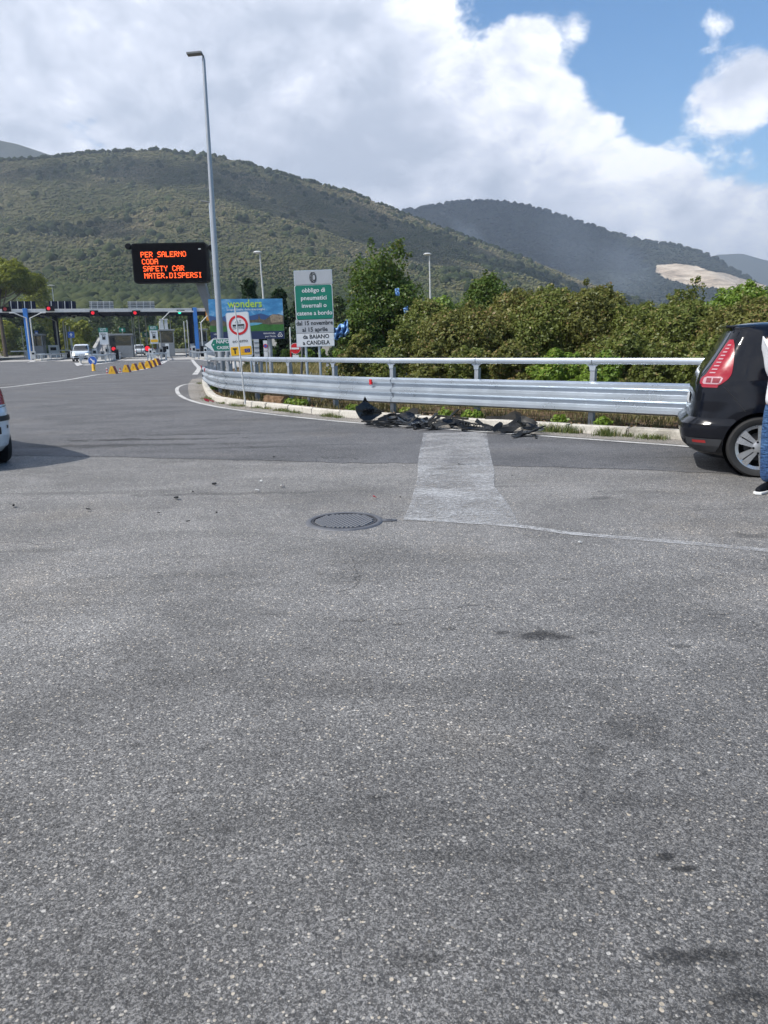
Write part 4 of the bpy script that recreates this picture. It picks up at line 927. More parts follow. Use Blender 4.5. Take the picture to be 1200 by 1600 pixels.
for k in range(4): b = MB(); b.tube([(0, 0, .08*k), (0, 0, .08*k+.08)], .035, 8); b.build('band', (m_sred, m_swhite)[k % 2], dl)
dl = sign_frame('marker_post', 'tiny red and white marker post between the first two yellow barriers', 'marker post', 188, 582, 43.5, z=0)
for k in range(3): b = MB(); b.tube([(0, 0, .08*k), (0, 0, .08*k+.08)], .03, 8); b.build('band', (m_sred, m_swhite)[k % 2], dl)

# yellow and red barriers
yb = None
YB = ((175, 584.3, 'first', 'nearest and leftmost of the row'), (196.5, 581.8, '', 'second from the left of the row'), (208.5, 579.3, '', 'third from the left of the row'), (219.5, 577.2, '', 'middle one of the row'), (230, 575.5, '', 'fifth from the left, largest looking before the far huddle'), (237, 573.2, '', 'second from the far end of the row'), (243, 570.8, '', 'last and farthest of the row by the lane mouth'))
for i, (px, py, _, w_) in enumerate(YB):
    q = G(px, py)
    if yb is None:
        yb = thing('plastic_barrier', 'x', 'barrier', q)
        sec = [(-.27, 0), (.27, 0), (.25, .1), (.10, .50), (.08, .56), (-.08, .56), (-.10, .50), (-.25, .1)]
        b = MB(); b.prism(sec, 0, .05); b.build('end_panel', m_yellow, yb, bevel=.006)
        b = MB(); b.prism([(x*.985, z*.99+.002) for x, z in sec], .05, .62); b.build('body', m_red, yb, bevel=.006)
        b = MB(); b.prism([(-.06, .18), (.06, .18), (.03, .36), (-.03, .36)], -.006, .0); b.build('painted_recess', mat('yellow_shade', (.55, .27, .01), .5), yb); o = yb  # recess drawn as a raised panel, its shade put into the darker yellow
    else: o = copy_tree(yb)
    o.location = q; o.rotation_euler.z = R(4-1.5*i+random.uniform(-3, 3)); sc = (.74, .76, .76, .78, .86, .84, .92)[i]; o.scale = (sc,)*3
    tag(o, f'yellow-ended red plastic barrier, {w_}', 'barrier', 'yellow and red barriers along the lane split')
#@@P4
# ------------------------------------------------------------------ toll plaza (local frame: x along the gantry, y towards the hills)
def tthing(name, label, cat, lx, ly, group=None, rz=0): return thing(name, label, cat, T(lx, ly), TA+rz, group)
zt = TL(200, 482, 0)[1]; zf = TL(200, 487.3, 0)[1]
roof = tthing('toll_canopy', 'long flat toll canopy with pale front edge and dark underside on blue columns', 'canopy', 0, 0)
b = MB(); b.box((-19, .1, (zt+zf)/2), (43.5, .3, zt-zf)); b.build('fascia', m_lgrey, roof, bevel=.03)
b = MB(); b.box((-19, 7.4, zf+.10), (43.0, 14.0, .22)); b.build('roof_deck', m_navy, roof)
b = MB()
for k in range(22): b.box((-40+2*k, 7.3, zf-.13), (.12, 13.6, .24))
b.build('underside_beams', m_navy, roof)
for lx, ly, m_c, w_ in ((TL(44, 520, 0)[0], -.3, m_blue, .50), (0+.1, -.3, m_blue, .50), (TL(44, 520, 0)[0]+1.7, 12.5, m_navy, .7), (-.1, 12.5, m_navy, .6)):
    b = MB(); b.box((lx, ly, (zt+.05)/2 if ly < 0 else zf/2), (w_, .5, zt+.05 if ly < 0 else zf)); b.build('column', m_c, roof, bevel=.03)
b = MB(); b.box((.1-.30, -.3, zt/2), (.10, .46, zt-.02)); b.build('column_side_strip', m_navy, roof)  # navy strip along the left side of the right blue column
b = MB(); b.box((TL(324, 484, 0)[0], -.2, zt-.55), (.5, .18, 2.1)); b.build('end_panel', m_orange, roof)
# luminous signals under or on the front edge
for px, py, m_ in ((8, 483, m_red), (76, 482, m_rlight), (145, 489, m_rlight), (211, 489, m_rlight), (280.5, 488, m_glight)):
    x, z = TL(px, py, -.4); b = MB(); b.box((x+.15, -.35, z), (1.0, .25, .62)); h_ = b.build('signal_box', m_dark, roof, bevel=.04)
    b = MB(); b.prism(disc(.20, 20, x, z), -.53, -.49); b.build('signal_lamp', m_, h_)
for k, (pa, pb) in enumerate(((14, 55), (77, 118), (140, 177), (200, 241))):
    xa, z0 = TL(pa, 482, 1.2); xb, z1 = TL(pb, 471, 1.2); n = 4
    pn = tthing('roof_sign', ('leftmost dark sign panel standing on the toll roof, beside the pine', 'second dark sign panel on the toll roof, right of the left blue column', 'third roof sign seen as a grey grid, above the left booth', 'rightmost roof sign seen as a pale grid above the middle lanes')[k], 'sign', (xa+xb)/2, 1.2, 'signs standing on the toll roof'); hw_ = (xb-xa)/2; pn.location.z = zt
    for i in range(n):
        w_ = 2*hw_/n; b = MB(); b.box((-hw_+w_*(i+.5), .08, (z1-zt)/2+.03), (w_-.03, .08, z1-zt)); b.build('panel', m_navy if k < 2 else m_grey, pn)
        b = MB(); b.box((-hw_+w_*(i+.35), -.03, (z1-zt)/2), (.09, .06, z1-zt+.1), ry=R(3)); b.build('rib', m_lgrey, pn)
    if k > 1:
        b = MB()
        for zz in (.15, .45, .8, 1.0): b.box((0, -.02, (z1-zt)*zz), (2*hw_, .05, .05))
        b.build('grid_frame', m_lgrey, pn)
# angled pale roof braces
for px0, top_, d_, ly in ((41, 497, -1, -.6), (47, 497, 1, -.6), (87, 502, -1, 9), (98, 502, 1, 9), (249, 503, 1, -.8), (314, 504, 1, -.9)):
    x, z = TL(px0, top_, ly); b = MB(); zz = zf-.05
    br = tthing('lamp_bracket', {41: 'pale bent bracket pole left of the left blue column', 47: 'pale bent bracket pole right of the left blue column', 87: 'pale bent pole beyond the dark column, its head bent left', 98: 'pale bent pole beyond the dark column, its head bent right', 249: 'pale bent bracket pole over the middle booth', 314: 'pale bent bracket pole right of the right blue column'}[px0], 'bracket pole', x, ly, 'pale bent poles under the canopy')
    b.tube([(0, 0, 0), (0, 0, z), (d_*1.35, 0, zz), (d_*1.35+d_*(3.0 if px0 == 249 else .5), 0, zz+.01)], .09, 6); b.build('pole', m_lgrey, br)
# straight thin poles in the plaza
for i, (px, pyt, ly) in enumerate(((226.5, 493, 10), (216, 493, 10), (243, 495, 11), (265, 493, 6), (208, 495, 14), (33, 511, 6), (205, 493, 14), (102, 508, 4), (292, 500, -2), (287, 502, -4), (108, 510, 5))):
    x, z = TL(px, pyt, ly); b = MB(); b.tube([(0, 0, 0), (0, 0, z)], .055, 6)
    o = b.build('thin_pole', m_lgrey); o.location = T(x, ly); tag(o, ('thin pale pole just left of the middle booth sign', 'thin pale pole midway between the two booths', 'short thin pole directly above the middle booth sign', 'tall thin pole right of the middle booth', 'thin pole beside the left booth roof, shorter twin', 'slim pole in the hedge left of the blue column', 'thin pole beside the left booth roof, taller twin', 'slim leaning-looking pole near the blue square sign', 'slim pole just left of the right blue column', 'second slim pole left of the right blue column', 'slim pole right beside the blue square sign')[i], 'pole', 'thin poles of the toll plaza')

# islands with their noses, rails, booths and signs
def island(label, lx0, lx1, ly0, ly1, nose=3.0):
    o = tthing('toll_island', label, 'traffic island', (lx0+lx1)/2, ly0, 'concrete islands between the toll lanes'); w_ = (lx1-lx0)/2; L_ = ly1-ly0
    b = MB(); b.slab([(-w_*.25, 0), (w_*.25, 0), (w_, nose), (w_, L_), (-w_, L_), (-w_, nose)], 0, .17); b.build('base', m_conc, o, bevel=.03)
    b = MB()
    for q0_, q1_ in (((-.1, -9.0), (-w_-.15, nose)), ((-.1, -9.0), (w_+.15, nose)), ((-.1, -8.0), (w_*.3, -1.0)), ((-w_*.9, nose-1.2), (w_*.9, nose-1.2))):
        p_, r_ = Vector(q0_), Vector(q1_); n_ = (r_-p_).normalized(); n_ = Vector((-n_.y, n_.x))*.26; b.add([(*(p_-n_), .014), (*(r_-n_), .014), (*(r_+n_), .014), (*(p_+n_), .014)], [(0, 1, 2, 3)])
    b.build('nose_marking', m_line, o); return o
def nose_rail(label, pts, h=.78):
    pts = [(T(*p).x, T(*p).y) for p in pts]; return simple_rail('island_rail', label, pts, h, 1.6, group='crash barriers on the toll islands')
cL = lambda px, ly: TL(px, 550, ly)[0]
isl = []
for lab, x0, x1, y0, rl in (('leftmost toll island round the left blue column', -27.2, -24.4, -14, 'barrier round the leftmost island, below the left blue column'), ('toll island left of the driving van', -18.6, -16.0, -10, 'barrier round the island left of the driving van'),
                            ('toll island with the left booth', -11.9, -9.1, -30, 'barrier round the island of the left booth, swinging up to the right'), ('toll island with the middle booth, behind the yellow barriers', -5.8, -4.0, -28, 'barrier round the island of the middle booth'), ('toll island of the right blue column', -1.0, 1.3, -24, 'barrier round the island of the right blue column')):
    isl.append(island(lab, x0, x1, y0, 22)); xm = (x0+x1)/2
    nose_rail(rl, [(x0-.05, 2), (x0-.05, y0+5), (xm-.5, y0+1.0), (xm+.5, y0+1.0), (x1+.05, y0+5), (x1+.05, 2)])
def booth(label, lx, ly, w_=1.7, d_=3.2, h=2.7):
    o = tthing('toll_booth', label, 'toll booth', lx, ly, 'grey toll booths'); o.location.z = .17
    b = MB(); b.box((0, 0, h*.25), (w_, d_, h*.5)); b.build('lower_wall', m_grey, o, bevel=.03)
    b = MB(); b.box((0, 0, h*.70), (w_*.96, d_*.97, h*.4)); b.build('window', m_glass, o)
    for sx in (-1, 1):
        for sy in (-1, 0, 1): b = MB(); b.box((sx*(w_/2-.05), sy*(d_/2-.06), h*.70), (.12, .12, h*.42)); b.build('mullion', m_grey, o)
    b = MB(); b.box((0, 0, h*.96), (w_+.3, d_+.3, .2)); b.build('roof', m_grey, o, bevel=.04)
    b = MB(); b.box((-w_/2-.05, -d_*.2, h*.40), (.3, .5, .7)); b.build('payment_unit', m_lgrey, o, bevel=.02); return o
booth('grey toll booth beside the left lane sign', TL(189, 530, -8)[0], -8, 2.6, 4); booth('dark toll booth behind the middle lane sign', TL(261, 530, -6)[0], -6, 1.6, 4.0, 3.2)
booth('small toll booth half hidden by the left blue column', TL(59, 530, 2)[0], 2, 1.4, 2.6, 3)
booth('narrow booth standing behind the right blue column', TL(317, 530, 2)[0], 2, 1.0, 2.4, 3.4)
for i, (px, lab) in enumerate(((253, 'pair of pale vent stacks on the middle booth, left one'), (259.5, 'pair of pale vent stacks on the middle booth, right one'))):
    x, z = TL(px, 507, -6); b = MB(); b.box((0, 0, .55), (.42, .42, 1.2), taper=.8); b.box((0, 0, 1.2), (.5, .5, .1)); o = b.build('vent_stack', m_lgrey, bevel=.02); o.location = T(x, -6, 3.35); o.rotation_euler.z = TA; tag(o, lab, 'vent', 'vent stacks on the booth roof')
def lane_sign(label, x0, x1, y_head, y_mid, y_bot, ly, head, yellow):
    xa, za = TL(x0, y_head, ly); xb, zb_ = TL(x1, y_bot, ly); zm = TL(x0, y_mid, ly)[1]; w_ = xb-xa; xm = (xa+xb)/2
    o = tthing('lane_sign', label, 'road sign', xm, ly, 'green-headed signs in front of the booths')
    b = MB(); b.box((0, 0, (za+zm)/2), (w_, .12, za-zm)); b.build('green_header', m_green, o); text(o, head, .42, 0, (za+zm)/2, -.07, m_swhite, w_*.66, .006)
    b = MB(); b.box((0, 0, (zm+zb_)/2-.01), (w_*.92, .10, zm-zb_-.02)); b.build('white_board', m_swhite, o); hh = zm-zb_
    text(o, 'Biglietto', .30, 0, zm-hh*.16, -.06, m_sblack, w_*.6, .003)
    b = MB(); b.box((.0, -.06, zm-hh*.45), (w_*.34, .02, hh*.32)); b.build('ticket_symbol', m_sblack, o); b = MB(); b.box((.0, -.075, zm-hh*.36), (w_*.22, .02, hh*.05)); b.build('hand_symbol', m_swhite, o)
    if yellow:
        b = MB(); b.prism(rrect(w_*.82, hh*.2, .08, 3, 0, zm-hh*.78), -.075, -.055); b.build('yellow_strip', m_syel, o)
    for dx in (-.28, .28): b = MB(); b.box((dx*w_, .1, zb_/2+.4), (.1, .1, zb_+.8)); b.build('leg', m_grey, o)
    return o
lane_sign('lane sign with plain white board beside the left booth', 153.5, 170.5, 512.3, 519, 538.3, -16, 'BIGLIETTO', False)
lane_sign('lane sign with a yellow strip in front of the middle booth', 232.3, 248.3, 509.2, 516, 537, -16, 'BIGLIETTO', True)
for i, (px, py, ly) in enumerate(((177.5, 545, -20), (245.3-15, 544.5, -18))):
    x, z = TL(px, py, ly); o = tthing('lane_signal', ('small lit red signal low beside the left booth', 'small lit red signal low beside the middle booth sign')[i], 'traffic light', x, ly, 'low red lane signals'); b = MB(); b.box((0, .1, z), (.5, .2, .7)); b.build('housing', m_dark, o, bevel=.03)
    b = MB(); b.prism(disc(.19 if i == 0 else .26, 16, 0, z), -.03, -.005); b.build('lamp', m_rlight, o); b = MB(); b.box((0, .12, z/2), (.1, .1, z)); b.build('post', m_grey, o)
for i, (px, py, w_, h_, ly, m_) in enumerate(((191, 515.5, .9, .62, 20, m_green), (227, 522.5, .95, .8, 14, m_green), (111, 523, .8, .75, 2, m_sblue), (57, 521, .4, .7, 4, m_sblue))):
    x, z = TL(px, py, ly); o = tthing('plaza_sign', ('small green sign above the left booth', 'small green sign hanging beyond the middle lane', 'blue square sign in front of the round shrub', 'little blue sign near the left blue column')[i], 'road sign', x, ly); b = MB(); b.prism(rrect(w_, h_, .05, 3, 0, z), 0, .05); b.build('plate', m_, o); b = MB(); b.box((0, .08, z/2), (.08, .08, z)); b.build('post', m_galv_d, o)
    b = MB(); b.prism([(-.08*1, z-.2), (.08, z-.2), (.08, z), (.2, z), (0, z+.22), (-.2, z), (-.08, z)], -.012, -.004); b.build('symbol', m_swhite, o)
# clutter on the islands: cabinets, bollards, barrier arms
cab = None; CB = ((148, -18, .5, 1.1), (160, -22, .35, .9), (182, -20, .4, 1.0), (235, -19, .35, 1.0), (241, -21, .35, .8), (252, -17, .4, 1.1), (257, -14, .45, 1.2), (262, -12, .4, 1.5), (303, -15, .4, 1.2), (309, -17, .45, .9), (316, -16, .35, 1.2), (321, -12, .4, 1.0), (52, -3, .5, .9), (64, 2, .6, 1.0), (107, 1, .7, .8), (114, -2, .6, .9), (168, -15, .5, 1.3), (205, 4, .5, 1.4), (85, 6, 1.2, 1.6))
wcab = ['left end of the left booth island', 'front of the left booth island', 'beside the low red signal of the left booth', 'left foot of the middle lane sign', 'below the middle lane sign', 'right foot of the middle lane sign', 'by the middle booth door', 'right of the middle booth', 'left of the right blue column', 'at the foot of the right blue column', 'right of the right blue column foot', 'right end of the right column island', 'by the left blue column foot', 'right of the left blue column', 'left part of the island left of the van', 'right part of the island left of the van', 'behind the left lane sign', 'beyond the left booth', 'pale, below the bent poles']
for i, (px, ly, w_, h_) in enumerate(CB):
    o = tthing('lane_cabinet', f'small equipment cabinet, {wcab[i]}', 'cabinet', cL(px, ly), ly, 'equipment cabinets on the toll islands'); o.location.z = .15
    b = MB(); b.box((0, 0, h_/2), (w_, w_*1.1, h_)); b.build('body', (m_lgrey, m_grey, m_dark, m_white)[(i*5) % 4] if i != 18 else m_white, o, bevel=.02); b = MB(); b.box((0, -w_*.56, h_*.7), (w_*.6, .02, h_*.25)); b.build('panel', m_dark, o)
for i, (pa, pb, ly, z_) in enumerate(((17, 42, 4, 1.0), (93, 110, 6, 1.0), (228, 244, 8, 1.0))):
    xa, xb = cL(pa, ly), cL(pb, ly); o = tthing('lane_barrier', ('white barrier arm across the leftmost lane', 'white barrier arm beyond the second island', 'red and white barrier arm beyond the middle lane')[i], 'barrier', xb, ly)
    b = MB(); b.box((0, 0, .5), (.35, .4, 1.0)); b.build('cabinet', m_lgrey, o)
    for k in range(5): b = MB(); b.box((-(xb-xa)*(k+.5)/5, -.1, z_+.05), ((xb-xa)/5, .06, .12)); b.build('arm_band', m_white if (i < 2 or k % 2) else m_sred, o)
# road rising beyond the plaza with pale parapets
rp = [T(-17.5, 55), T(-11, 55), T(-17, 150), T(-21, 150)]; b = MB()
b.add([(rp[0].x, rp[0].y, .0), (rp[1].x, rp[1].y, .0), (rp[2].x, rp[2].y, 6.6), (rp[3].x, rp[3].y, 6.6)], [(0, 1, 2, 3)]); b.add([(rp[0].x, rp[0].y, -1), (rp[1].x, rp[1].y, -1), (rp[2].x, rp[2].y, -1), (rp[3].x, rp[3].y, -1)], [(3, 2, 1, 0)])
b.f += [(0, 4, 5, 1), (1, 5, 6, 2), (2, 6, 7, 3), (3, 7, 4, 0)]; b.m += [0]*4
tag(b.build('rising_road', mat('road_far', (.30, .29, .28), .85, sc=.3)), kind='structure')
for s_, (a, c) in enumerate(((rp[0], rp[3]), (rp[1], rp[2]))):
    b = MB(); a2 = Vector((a.x, a.y, .5)); c2 = Vector((c.x, c.y, 7.1)); b.tube([a2, c2], .45, 4); o = b.build('parapet', m_conc); tag(o, ('pale parapet on the left side of the rising road beyond the toll', 'pale parapet on the right side of the rising road beyond the toll')[s_], 'wall')
a, c = T(-7.5, 44), T(3.5, 44); b = MB(); b.tube([(a.x, a.y, .45), (c.x, c.y, .45)], .5, 4); tag(b.build('boundary_wall', m_conc), 'low pale wall closing the right lane far beyond the toll', 'wall')
a, c = at(-60, 551, 150), at(26, 551, 150); b = MB(); b.box(((a.x+c.x)/2, 150, .4), (c.x-a.x, .5, 1.0)); b.box(((a.x+c.x)/2, 151, .95), ((c.x-a.x)*1.01, .7, .12)); tag(b.build('boundary_wall', mat('cream_wall', (.46, .40, .32), .85)), 'low cream wall behind the leftmost lanes at the hedge foot', 'wall')
a, c = at(425, 540, 62), at(528, 540, 62); b = MB(); b.box(((a.x+c.x)/2, 62, 1.0), (c.x-a.x, .4, 2.0)); b.box(((a.x+c.x)/2, 62, 2.03), (c.x-a.x+.2, .5, .1)); tag(b.build('boundary_wall', m_conc), 'pale concrete wall behind the trimmed hedge below the dark conifers', 'wall')

# ------------------------------------------------------------------ cars: stacked rounded sections with wheel arches cut out
class Body:
    def __init__(s, tab, n=8.0, bulge=.0, axles=(0, 2.7), ncap=None):
        s.t = np.array(tab, dtype=float); s.n = n; s.bulge = bulge; s.ax = axles; s.zs = s.t[:, 0]
        s.k = lambda z, c: float(np.interp(z, s.zs, s.t[:, c]))
    def par(s, z): xr, xf, b = s.k(z, 1), s.k(z, 2), s.k(z, 3); return (xr+xf)/2, (xf-xr)/2, b
    def side(s, x, z):
        c, a, b = s.par(z); u = min(.9999, abs((x-c)/a)); y = b*(1-u**s.n)**(1/s.n)
        for ax in s.ax:
            r_ = math.hypot(x-ax, z-.33); y += s.bulge*math.exp(-((r_-.40)/.13)**2)*min(1, max(0, (1-u)*8))
        return y
    def rear(s, y, z):
        c, a, b = s.par(z); v = min(.9999, abs(y/b)); return c-a*(1-v**s.n)**(1/s.n)
    def front(s, y, z):
        c, a, b = s.par(z); v = min(.9999, abs(y/b)); return c+a*(1-v**s.n)**(1/s.n)
    def mesh(s, name, m, parent, nz=56, na=120, arch=.37, wheel_r=.32, smooth=True):
        z0, z1 = s.zs[0], s.zs[-1]; zz = sorted(set(list(np.linspace(z0, z1, nz))+list(s.zs))); V = []; N_ = na
        for z in zz:
            c, a, b_ = s.par(z)
            for k in range(N_):
                th = 2*PI*k/N_; co, si = math.cos(th), math.sin(th)
                # spread points evenly, corners included
                e = 2/s.n; x = a*abs(co)**e*(1 if co >= 0 else -1); y = b_*abs(si)**e*(1 if si >= 0 else -1)
                if abs(co) < .95: y = s.side(c+x, z)*(1 if si >= 0 else -1) if abs(x) < a*.97 else y
                V.append((c+x, y, z))
        Fc = []
        for i in range(len(zz)-1):
            for k in range(N_): Fc.append((i*N_+k, i*N_+(k+1) % N_, (i+1)*N_+(k+1) % N_, (i+1)*N_+k))
        Fc += [tuple(range(N_))[::-1], tuple((len(zz)-1)*N_+k for k in range(N_))]
        b = MB(); b.add(V, Fc); o = b.build(name, m, parent)
        cut = MB()
        for ax in s.ax:
            for sy in (-1, 1): cut.lathe([(.0001, sy*.58), (arch, sy*.58), (arch, sy*1.2), (.0001, sy*1.2)], 40, axis='Y', c=(ax, 0, wheel_r+.01))
        co_ = cut.build('cut', m)
        bm = bmesh.new(); bm.from_mesh(co_.data); bmesh.ops.remove_doubles(bm, verts=bm.verts, dist=.001); bmesh.ops.recalc_face_normals(bm, faces=bm.faces); bm.to_mesh(co_.data); bm.free()
        par_, o.parent = o.parent, None
        md = o.modifiers.new('b', 'BOOLEAN'); md.operation = 'DIFFERENCE'; md.object = co_; md.solver = 'EXACT'
        dg = bpy.context.evaluated_depsgraph_get(); dg.update(); me = bpy.data.meshes.new_from_object(o.evaluated_get(dg)); o.modifiers.clear(); o.data = me; bpy.data.objects.remove(co_); o.parent = par_
        me.polygons.foreach_set('use_smooth', [True]*len(me.polygons)); me.set_sharp_from_angle(angle=R(30)); return o
    def patch(s, name, m, parent, rows, sgn=1, off=.004, n=10, kind='side'):
        """rows: (z, lo, hi); side: lo/hi are x; rear/front: lo/hi are y"""
        V = []; Fc = []; zz = np.linspace(rows[0][0], rows[-1][0], 22)
        for z in zz:
            lo = float(np.interp(z, [r_[0] for r_ in rows], [r_[1] for r_ in rows])); hi = float(np.interp(z, [r_[0] for r_ in rows], [r_[2] for r_ in rows]))
            for k in range(n+1):
                t_ = lo+(hi-lo)*k/n
                if kind == 'side': V.append((t_, sgn*(s.side(t_, z)+off), z))
                elif kind == 'rear': V.append((s.rear(t_, z)-off, t_, z))
                else: V.append((s.front(t_, z)+off, t_, z))
        for i in range(len(zz)-1):
            for k in range(n): Fc.append((i*(n+1)+k, i*(n+1)+k+1, (i+1)*(n+1)+k+1, (i+1)*(n+1)+k))
        b = MB(); b.add(V, Fc); return b.build(name, m, parent, smooth=True)
    def seam(s, parent, pts, sgn=1, w_=.006, m=None, name='panel_seam'):
        b = MB(); P_ = []
        for (x0, z0), (x1, z1) in zip(pts, pts[1:]):
            for k in range(8): P_.append((x0+(x1-x0)*k/8, z0+(z1-z0)*k/8))
        P_.append(pts[-1]); b.tube([(x, sgn*(s.side(x, z)+.001), z) for x, z in P_], w_, 4); return b.build(name, m or m_black, parent)
def wheel(parent, x, y, r_, w_, sgn, spokes=5, rz=0.0, dark=False):
    o = empty('wheel'); o.parent = parent; o.location = (x, y, r_); o.rotation_euler = (0, rz, 0)
    b = MB(); h = w_/2; rim = r_*.74
    b.lathe([(rim, -h*.8), (rim+.02, -h*.95), (r_*.93, -h), (r_*.985, -h*.75), (r_, -h*.4), (r_, h*.4), (r_*.985, h*.75), (r_*.93, h), (rim+.02, h*.95), (rim, h*.8), (rim, -h*.8)], 56, axis='Y'); b.build('tyre', m_rubber, o, smooth=True)
    b = MB(); b.lathe([(rim*.86, -h*.7), (rim*1.0, -h*.8), (rim*1.005, h*.8), (rim*.965, h*.88), (rim*.93, h*.7), (rim*.90, -h*.6)], 48, axis='Y')
    for k in range(spokes):
        for d_ in (-1, 1):
            a = 2*PI*k/spokes; n_ = Matrix.Rotation(a, 4, 'Y')
            q = [(.005*d_, .03), (.034*d_, .05), (.082*d_, rim*.95), (.007*d_, rim*.95)] if spokes == 5 else [(.0, 0), (.03*d_, 0), (.04*d_, rim*.95), (.0, rim*.95)]
            vs = [n_ @ Vector((px, sgn*(h*.50), pz)) for px, pz in q]+[n_ @ Vector((px, sgn*(h*(.88 if pz < .1 else .78)), pz)) for px, pz in q]
            b.add(vs, [(0, 1, 2, 3), (7, 6, 5, 4), (0, 4, 5, 1), (1, 5, 6, 2), (2, 6, 7, 3), (3, 7, 4, 0)])
    b.lathe([(.0001, sgn*h*.95), (.05, sgn*h*.95), (.075, sgn*h*.85), (.08, sgn*h*.4)], 24, axis='Y'); b.build('rim', m_rim, o, smooth=True)
    b = MB(); b.lathe([(.0001, sgn*h*.25), (rim*.62, sgn*h*.25), (rim*.62, sgn*h*.05), (.0001, sgn*h*.05)], 32, axis='Y'); b.build('brake_disc', mat('brake_iron', (.05, .05, .055), .5, .5), o)
    b = MB(); b.lathe([(.0001, sgn*-h*.3), (rim*.93, sgn*-h*.3), (rim*.93, sgn*-h*.36)], 32, axis='Y'); b.build('wheel_back', m_dark, o)
    b = MB()
    for k in range(5): a = 2*PI*(k+.5)/5; b.lathe([(.0001, sgn*h*.97), (.012, sgn*h*.97), (.012, sgn*h*.7)], 8, axis='Y', c=(.062*math.sin(a), 0, .062*math.cos(a)))
    b.build('wheel_bolts', m_dark, o)
    return o
# --- black MPV at the right
scn = [(.17, -.50, 3.30, .78), (.24, -.66, 3.44, .85), (.32, -.75, 3.50, .88), (.42, -.79, 3.53, .898), (.50, -.805, 3.54, .905), (.555, -.80, 3.54, .905), (.585, -.76, 3.52, .90), (.62, -.715, 3.49, .90), (.70, -.70, 3.44, .902), (.80, -.695, 3.36, .902), (.90, -.685, 3.22, .897), (.97, -.672, 3.0, .888), (1.02, -.655, 2.75, .875), (1.08, -.625, 2.50, .855), (1.16, -.575, 2.30, .83), (1.28, -.50, 2.05, .79), (1.40, -.43, 1.80, .745), (1.48, -.385, 1.62, .71), (1.54, -.355, 1.42, .675), (1.575, -.36, 1.25, .645), (1.60, -.34, 1.05, .60), (1.62, -.20, .85, .52), (1.63, .0, .6, .36)]
q = G(1181, 744)
m_grime = mat('dark_grey_plastic', (.035, .037, .042), .6, 0, .12, 5)
car = thing('parked_car', 'black people carrier with its rear to the left and a tall red tail light', 'car', (q.x, q.y, 0), R(-20))
CW = .80     # half track
